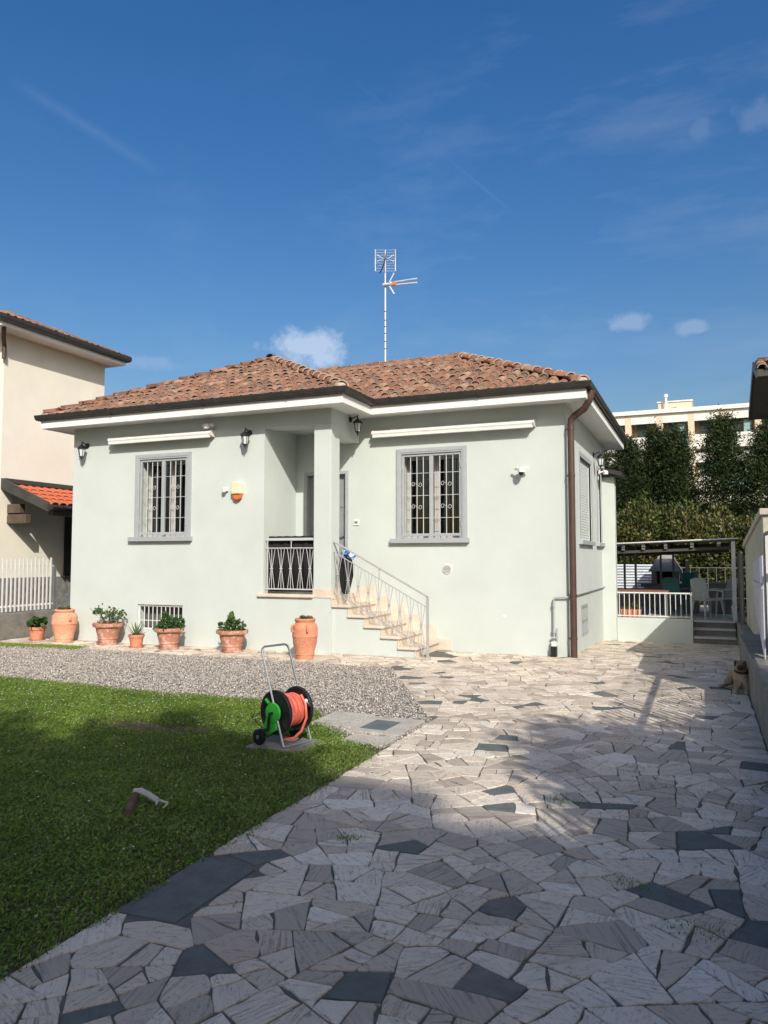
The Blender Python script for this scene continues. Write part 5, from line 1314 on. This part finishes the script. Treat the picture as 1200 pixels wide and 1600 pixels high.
# ================================================================== BACK PATIO
pw = MB(); pw.box(-1.765, -.22, 17.4, 17.6, -.4, .30); tag(pw.build('parapet', 'stucco_mint', bevel=.008), 'low mint green parapet below the patio railing', 'wall')
pf = MB(); pf.box(-6, -.222, 17.602, 24, -.3, .235); pf.box(-.222, .72, 18.62, 24, -.3, .235); tag(pf.build('patio', 'concrete'), kind='structure')
st = thing('patio_steps', 'three grey steps up to the covered patio', 'steps', (.2, 17.8, -.2))
for i, (y, z) in enumerate(((17.42, -.06), (17.72, .09), (18.02, .236))):
    MB().box(-.215, .61, y, 18.6, -.4+.001*i, z-.03).build('step', 'concrete_old', st); MB().box(-.212, .61, y-.03, y+.31, z-.03, z).build('tread', 'bbq_pale', st, bevel=.004)
pr = thing('patio_railing', 'white bar railing along the patio edge', 'railing', (-1, 17.5, .3))
MB().box(-1.76, -.24, 17.475, 17.515, .83, .86).build('handrail', 'bar_white', pr, bevel=.003); MB().box(-1.76, -.24, 17.485, 17.505, .335, .355).build('lower_rail', 'bar_white', pr)
for i in range(15):
    x = -1.72+i*.105; MB().box(x, x+.014, 17.488, 17.502, .34, .84).build('bar', 'bar_white', pr)
MB().box(-.265, -.23, 17.475, 17.515, .30, .862).build('post', 'bar_white', pr)
pg = thing('pergola', 'low grey sheet-roofed shelter over the patio', 'shelter', (-.6, 20, .235))
zt = lambda x: 1.90+.038*(x+1.9)
mb = MB(); mb.prism([(-3.2, 18.2, zt(-3.2)), (.70, 18.2, zt(.70)), (.70, 18.2, zt(.70)+.04), (-3.2, 18.2, zt(-3.2)+.04)], (0, 2.7, .02)); mb.build('roof_sheet', 'zinc', pg)
MB().tube([(-3.2, 18.17, zt(-3.2)+.03), (.72, 18.17, zt(.72)+.03)], .016, 6).build('edge_trim', 'bar_white', pg)
for x in (-1.72, -1.28, -.8, -.25, .30): MB().prism([(x, 18.3, zt(x)-.13), (x+.07, 18.3, zt(x)-.13), (x+.07, 18.3, zt(x)-.01), (x, 18.3, zt(x)-.01)], (0, 2.5, .02)).build('rafter', 'bar_white' if False else 'wood_grey', pg)
for x in (-1.72, -1.28, -.8, -.25, .30): MB().box(x-.003, x+.073, 18.285, 18.299, zt(x)-.075, zt(x)-.015).build('rafter_end', 'bar_white', pg)
MB().box(.58, .66, 18.25, 18.33, .2, zt(.6)-.02).build('post', 'bar_white', pg)
MB().prism([(-3.2, 18.36, zt(-3.2)-.2), (.57, 18.36, zt(.57)-.2), (.57, 18.36, zt(.57)-.135), (-3.2, 18.36, zt(-3.2)-.135)], (0, .06, 0)).build('shade_band', 'verge_dark', pg)  # dark band put in for the shade under the roof sheet
MB().prism([(-3.2, 20.6, zt(-3.2)-.25), (.6, 20.6, zt(.6)-.25), (.6, 20.6, zt(.6)-.02), (-3.2, 20.6, zt(-3.2)-.02)], (0, .06, 0)).build('rear_beam', 'verge_dark', pg)
for x, y in ((-1.80, 19.5), (-1.55, 19.6), (-1.02, 20.7), (-.72, 20.7)): MB().box(x, x+.05, y, y+.05, .2, zt(x)+.05).build('post', 'zinc', pg)
bb = thing('barbecue', 'grey masonry barbecue with tapered hood under the shelter', 'barbecue', (-.95, 21.6, .235))
mb = MB(); mb.box(-1.45, -.42, 21.2, 22.0, .23, .86); mb.build('base', 'bbq_cement', bb)
MB().box(-1.52, -.35, 21.12, 22.05, .86, .93).build('counter', 'concrete_old', bb)
MB().box(-1.26, -1.13, 21.3, 22.0, .93, 1.25).build('side_wall', 'bbq_cement', bb); MB().box(-.72, -.58, 21.3, 22.0, .93, 1.25).build('side_wall', 'bbq_cement', bb); MB().box(-1.13, -.72, 21.8, 22.0, .93, 1.25).build('back_wall', 'dark_room', bb)
mb = MB(); mb.add([(-1.34, 21.22, 1.25), (-.50, 21.22, 1.25), (-.50, 22.05, 1.25), (-1.34, 22.05, 1.25), (-1.06, 21.5, 1.68), (-.74, 21.5, 1.68), (-.74, 21.95, 1.68), (-1.06, 21.95, 1.68)], [(3,2,1,0),(4,5,6,7),(0,1,5,4),(1,2,6,5),(2,3,7,6),(3,0,4,7)]); mb.build('hood', 'bbq_cement', bb)
mb = MB(); mb.prism([(-1.03, 21.33, 1.36), (-.80, 21.33, 1.36), (-.81, 21.44, 1.56), (-1.01, 21.44, 1.56)], (0, -.02, .01)); mb.build('plaque', 'bbq_pale', bb)
MB().box(-.42, -.33, 21.2, 21.32, .9, 1.52).build('side_panel', 'bbq_cement', bb)
cr = thing('corrugated_sheet', 'pale corrugated sheet fence behind the patio railing', 'fence', (-2.2, 22.6, .235))
for i in range(9):
    z = .72+i*.078; mb = MB(); mb.prism([(-4.0, 22.6, z), (-1.3, 22.6, z), (-1.3, 22.56, z+.039), (-4.0, 22.56, z+.039)], (0, .012, .0)); mb.prism([(-4.0, 22.56, z+.0391), (-1.3, 22.56, z+.0391), (-1.3, 22.6, z+.077), (-4.0, 22.6, z+.077)], (0, .012, 0)); mb.build('wave', 'corrugated', cr)
MB().box(-4.0, -1.3, 22.65, 22.7, .2, .72).build('lower_board', 'wood_grey', cr)
tb = thing('patio_table', 'low terracotta coloured table behind the patio railing', 'table', (-1.2, 19.0, .235))
MB().box(-1.95, -.75, 18.75, 19.45, .80, .84).build('tabletop', 'table_terracotta', tb, bevel=.005)
for x, y in ((-1.9, 18.8), (-.8, 18.8), (-1.9, 19.4), (-.8, 19.4)): MB().box(x-.025, x+.025, y-.025, y+.025, .235, .80).build('leg', 'zinc', tb)
def box_planter(x0, x1, y, label):
    t = thing('planter_box', label, 'planter', ((x0+x1)/2, y, .235), group='terracotta planter boxes on the patio')
    mb = MB(); h = .2; mb.add([(x0+.03, y+.02, .24), (x1-.03, y+.02, .24), (x1-.03, y+.2, .24), (x0+.03, y+.2, .24), (x0, y, .46), (x1, y, .46), (x1, y+.22, .46), (x0, y+.22, .46)], [(3,2,1,0),(4,5,6,7),(0,1,5,4),(1,2,6,5),(2,3,7,6),(3,0,4,7)]); mb.build('box', 'terracotta_plain', t, bevel=.008)
    P = np.stack([rng.uniform(x0+.04, x1-.04, 120), rng.uniform(y+.04, y+.18, 120), rng.uniform(.47, .62, 120)], 1); foliage('plant', P, np.tile((0, 0, 1.), (120, 1)), .08, 'bush_leaf', t, .3, .5, .2, .9)
box_planter(-1.72, -1.28, 17.72, 'terracotta planter box on the patio floor behind the left railing bars')
def chair(x, y, rz, mat, label):
    t = thing('patio_chair', label, 'chair', (x, y, .235), rz, group='plastic chairs on the patio')
    MB().box(-.24, .24, -.22, .24, .40, .43).build('seat', mat, t, local=True, bevel=.012)
    mb = MB(); mb.prism([(-.22, .22, .43), (.22, .22, .43), (.20, .34, .86), (.10, .35, .90), (-.10, .35, .90), (-.20, .34, .86)], (0, .022, .006)); mb.build('backrest', mat, t, local=True, bevel=.008)
    for sx in (-1, 1):
        for sy in (-1, 1): MB().tube([(sx*.21, sy*.20, .41), (sx*.25, sy*.26, 0)], [.026, .018], 8).build('leg', mat, t, local=True)
        MB().tube([(sx*.24, .26, .62), (sx*.27, .0, .63), (sx*.26, -.2, .60), (sx*.23, -.22, .42)], .02, 6).build('armrest', mat, t, local=True)
chair(.08, 18.85, R(35), 'pale_plastic', 'pale plastic chair nearest the patio steps')
chair(.35, 19.6, R(-60), 'pale_plastic', 'pale plastic chair at the back right of the patio')
chair(-.62, 20.0, R(160), 'teal_plastic', 'teal plastic chair behind the patio railing')
o = MB().lathe([(0, 0), (.16, 0), (.22, .30), (.235, .30), (.235, .33), (.21, .33), (.15, .03), (0, .03)], (-.32, 20.4, .90), 20).build('basin', 'teal_plastic', smooth=True); tag(o, 'teal plastic basin standing on the side stand near the barbecue', 'basin')
o = MB().box(-.55, -.1, 20.2, 20.6, .235, .898).build('side_stand', 'wood_grey', bevel=.01); tag(o, 'dark stand under the teal basin', 'stand')
gc = thing('garden_cabinet', 'dark grey cabinet at the right end of the patio', 'cabinet', (.45, 20.6, .235))
MB().box(.12, .62, 20.4, 20.9, .235, 1.0).build('body', 'zinc', gc, bevel=.008); MB().box(.14, .36, 20.385, 20.399, .27, .97).build('door', 'wood_grey', gc); MB().box(.375, .60, 20.385, 20.399, .27, .97).build('door', 'wood_grey', gc)
wf = thing('wire_fence', 'thin green post fence in front of the hedge', 'fence', (0, 22.9, 0))
for x in np.arange(-1.2, 1.6, .22): MB().tube([(x, 22.9, .2), (x, 22.9, 1.35)], .010, 5).build('wire', 'zinc', wf)
for z in (.5, .9, 1.33): MB().tube([(-1.3, 22.9, z), (1.6, 22.9, z)], .012, 5).build('rail', 'zinc', wf)

# ================================================================== TREES, HEDGE
def conifer(x, y, h, r, seed, label):
    rg = np.random.default_rng(seed)
    t = thing('conifer_tree', label, 'tree', (x, y, -.25), group='tall conifers behind the house')
    MB().tube([(x, y, -.3), (x+.05, y, h*.5), (x, y, h*.95)], [.14, .09, .02], 8).build('trunk', 'bark', t, True)
    nb_ = 620; hh = (rg.random(nb_)**.85)*h*.97+.25; ang = rg.uniform(0, 2*pi, nb_)
    prof = r*np.clip(1.10-(hh/h)**2.6*1.05, .03, 1)*(1+.18*np.sin(ang*3+hh*1.7+seed))
    rad = prof*np.sqrt(rg.uniform(.25, 1.0, nb_))
    Pc = np.stack([x+rad*np.cos(ang), y+rad*np.sin(ang), hh-.25], 1)
    m = 62; k = np.repeat(np.arange(nb_), m)
    off = rg.normal(0, 1, (nb_*m, 3))*np.array([.19, .19, .15])
    P = Pc[k]+off
    out = np.stack([np.cos(ang), np.sin(ang), .75*np.ones(nb_)], 1)[k]
    V, F = leaves(P, out, .115, .26, .6)
    tone = np.clip(.42+.45*(rad/np.maximum(prof, .01)-.75)[k]*0+rg.normal(0, .16, nb_)[k]+rg.normal(0, .14, nb_*m), 0, 1)
    npmesh('crown', V, F, 'conifer_leaf', np.repeat(tone, 4), t)
for i, (x, y, h, r, lb) in enumerate(((-3.3, 26.6, 5.7, .85, 'dark conifer nearest the house eave, partly behind it'), (-2.25, 26.9, 5.75, .8, 'second dark conifer from the house'), (-1.35, 27.2, 6.15, .75, 'slender dark conifer in front of the left balconies of the far building'),
                                     (-.72, 26.7, 6.0, .60, 'dark conifer left of the narrow gap in the hedge'), (.66, 26.5, 6.35, .70, 'broad dark conifer right of the narrow gap in the hedge'), (1.95, 26.3, 5.9, .9, 'rightmost dark conifer at the photo edge'), (-4.6, 27, 5.9, .9, 'dark conifer hidden behind the house eave'), (3.4, 26.6, 6.1, .95, 'dark conifer beyond the right photo edge'))):
    conifer(x, y, h-.10, r*1.25, 40+i, lb)
def bush(x, y, rx, rz, seed, label, n=5200):
    rg = np.random.default_rng(seed)
    t = thing('shrub', label, 'shrub', (x, y, -.25), group='loose shrubs in front of the conifers')
    for k in range(5):
        a = k*1.26; MB().tube([(x, y, -.25), (x+.25*cos(a), y+.25*sin(a), rz*.5), (x+.5*rx*cos(a), y+.5*rx*sin(a), rz*.95)], [.04, .028, .01], 6).build('stem', 'bark', t)
    nc = 95; d = rg.normal(0, 1, (nc, 3)); d /= np.linalg.norm(d, axis=1)[:, None]; c = np.array([x, y, rz*.55])+d*np.array([rx, rx*.7, rz*.52])*(rg.random((nc, 1))**.4)
    k = rg.integers(0, nc, n); P = c[k]+rg.normal(0, .15, (n, 3))*np.array([1.1, 1, .8]); P[:, 2] = np.maximum(P[:, 2], -.1)
    V, F = leaves(P, d[k]+np.array([0, 0, .6]), .11, .5, .7)
    npmesh('crown', V, F, 'bush_leaf', np.repeat(np.clip(rg.normal(.45, .2, nc)[k]+rg.normal(0, .15, n), 0, 1), 4), t)
for i, (x, y, rx, rz, lb) in enumerate(((-3.0, 24.8, .9, 3.0, 'green shrub behind the house corner, left of the others'), (-1.75, 25.0, .9, 3.45, 'reddish green shrub behind the left of the shelter'), (-.55, 24.9, .85, 3.25, 'olive green shrub behind the barbecue hood'), (.45, 24.8, .85, 3.0, 'olive shrub behind the right end of the shelter'), (1.4, 24.6, .8, 2.8, 'shrub behind the board fence at the right'))):
    bush(x, y, rx, rz, 70+i, lb)

# ================================================================== FAR APARTMENT BLOCK
ab = thing('apartment_block', 'cream apartment block with white balconies behind the conifers', 'building', (0, 62, 0))
AY = 60.0
mb = MB(); mb.box(-14, 14, AY+1.6, AY+12, -.3, 12.4); mb.build('wall', 'apartment_cream', ab)
mb = MB(); mb.box(-14.3, 14.3, AY-.2, AY+12.3, 12.42, 12.72); mb.build('roof_slab', 'apartment_white', ab)
xs = [-14.0, -11.6, -9.4, -7.2, -5.0, -2.72, -.55, 1.65, 3.9, 6.1, 8.3, 10.5, 12.7]
for i, x in enumerate(xs): MB().box(x-.22, x+.22, AY, AY+1.6, -.3, 12.42).build('pier', 'apartment_cream', ab)
for fl in range(4):
    zf = 9.85-3.1*fl
    MB().box(-14.1, 14.1, AY-.12, AY+1.6, zf-.22, zf).build('balcony_slab', 'apartment_white', ab)
    for i in range(len(xs)-1):
        a, b = xs[i]+.22, xs[i+1]-.22
        if fl < 3 or True:
            MB().box(a, b, AY+.02, AY+.10, zf+1.85+.02, zf+2.56).build('sunblind_box', 'apartment_white', ab)
        MB().box(a, b, AY+.03, AY+.09, zf+.001, zf+.85).build('balcony_front', ('apartment_white', 'apartment_teal')[(i*7+fl) % 5 == 0], ab)
        w = MB().box(a+.35, a+1.0, AY+1.54, AY+1.599, zf+.05, zf+2.2).build('window', 'apartment_glass', ab); MB().box(a+1.1, b-.3, AY+1.56, AY+1.599, zf+.05, zf+2.2).build('shutter', 'apartment_shade', ab)
        if i % 2 == 1: MB().box(b-.7, b-.2, AY+.4, AY+.45, zf+.86, zf+1.8).build('glass_screen', 'apartment_teal', ab)
ph = MB().box(-3.0, -.5, AY+4, AY+9, 12.72, 14.0).build('penthouse', 'apartment_cream', ab)
MB().box(-1.98, -1.62, AY+3.93, AY+3.99, 13.0, 13.55).build('window', 'apartment_glass', ab); MB().box(-3.08, -.42, AY+3.9, AY+9.1, 14.0, 14.09).build('penthouse_roof', 'apartment_white', ab)
MB().tube([(-2.4, AY+3.6, 12.7), (-2.4, AY+3.6, 14.35)], .09, 8).build('flue', 'apartment_white', ab); MB().lathe([(.16, 0), (.16, .2), (0, .28)], (-2.4, AY+3.6, 14.35), 8).build('flue_cap', 'apartment_white', ab)

# ================================================================== BEHIND THE CAMERA (unseen, shades the foreground)
sbd = thing('shade_block', 'unseen tall block added behind the camera to shade the front of the drive', 'building', (14, -20, 0))
mb = MB(); mb.box(3.2, 13.6, -26, -16, -.2, 17.25); mb.box(13.6, 26, -26, -16, -.2, 16.85); mb.build('wall', 'shade_block_wall', sbd)  # added block, place and stepped roofline set to cast the foreground shadow
MB().box(2.9, 13.6, -26.3, -15.8, 17.25, 17.42).build('roof_slab', 'white_paint', sbd); MB().box(13.602, 26.3, -26.3, -15.8, 16.85, 17.02).build('roof_slab', 'white_paint', sbd)
for fl in range(5):
    for k in range(7):
        MB().box(4.4+k*3.1, 5.8+k*3.1, -15.999, -15.94, 1.2+fl*3.2, 2.9+fl*3.2).build('window', 'apartment_glass', sbd)
    MB().box(3.3, 25.9, -15.999, -14.9, .8+fl*3.2+.0, .95+fl*3.2).build('balcony_slab', 'apartment_white', sbd)
def tree(x, y, zc, r, rz, n, seed, label, leaf=.12):
    rg = np.random.default_rng(seed)
    t = thing('leafy_tree', label, 'tree', (x, y, -.1), group='leafy trees round the camera')
    tr = MB().tube([(x, y, -.1), (x+.08, y, zc*.4), (x, y+.05, zc)], [.14, .11, .06], 8).build('trunk', 'bark', t, True)
    nc = 60; d = rg.normal(0, 1, (nc, 3)); d /= np.linalg.norm(d, axis=1)[:, None]; c = np.array([x, y, zc])+d*np.array([r, r, rz])*(rg.random((nc, 1))**.45)
    for q in c[:14]: MB().tube([(x, y, zc*.55), tuple((np.array((x, y, zc*.8))+q)/2), tuple(q)], [.05, .03, .012], 5).build('limb', 'bark', t)
    k = rg.integers(0, nc, n); P = c[k]+rg.normal(0, .17, (n, 3)); V, F = leaves(P, d[k], leaf, .6, .8)
    npmesh('crown', V, F, 'tree_leaf', np.repeat(np.clip(rg.normal(.5, .25, n), 0, 1), 4), t)
tree(3.75, .75, 4.6, .95, 1.15, 9000, 5, 'leafy tree standing to the right of the camera')
tree(4.9, 1.9, 4.4, 1.0, 1.2, 8000, 6, 'second leafy tree to the right of the camera')
tree(4.0, -.1, 4.5, .9, .95, 9000, 12, 'small leafy tree close behind the fence at the right of the camera')
tree(3.5, -6.0, 8.7, 1.5, .95, 12000, 8, 'tall leafy tree behind the camera, on the right of its pair')
tree(1.1, -6.45, 8.6, 1.6, .9, 12000, 9, 'tall leafy tree far behind the camera, leftmost of the pair')
shade_shrub = [(1.75, 17.9, .7, 2.9, 'dark shrub behind the wooden boards, beside the neighbour roof')]
for i, q in enumerate(shade_shrub): bush(*q[:4], 90+i, q[4])  # shrub added to keep the sun off the patio chairs
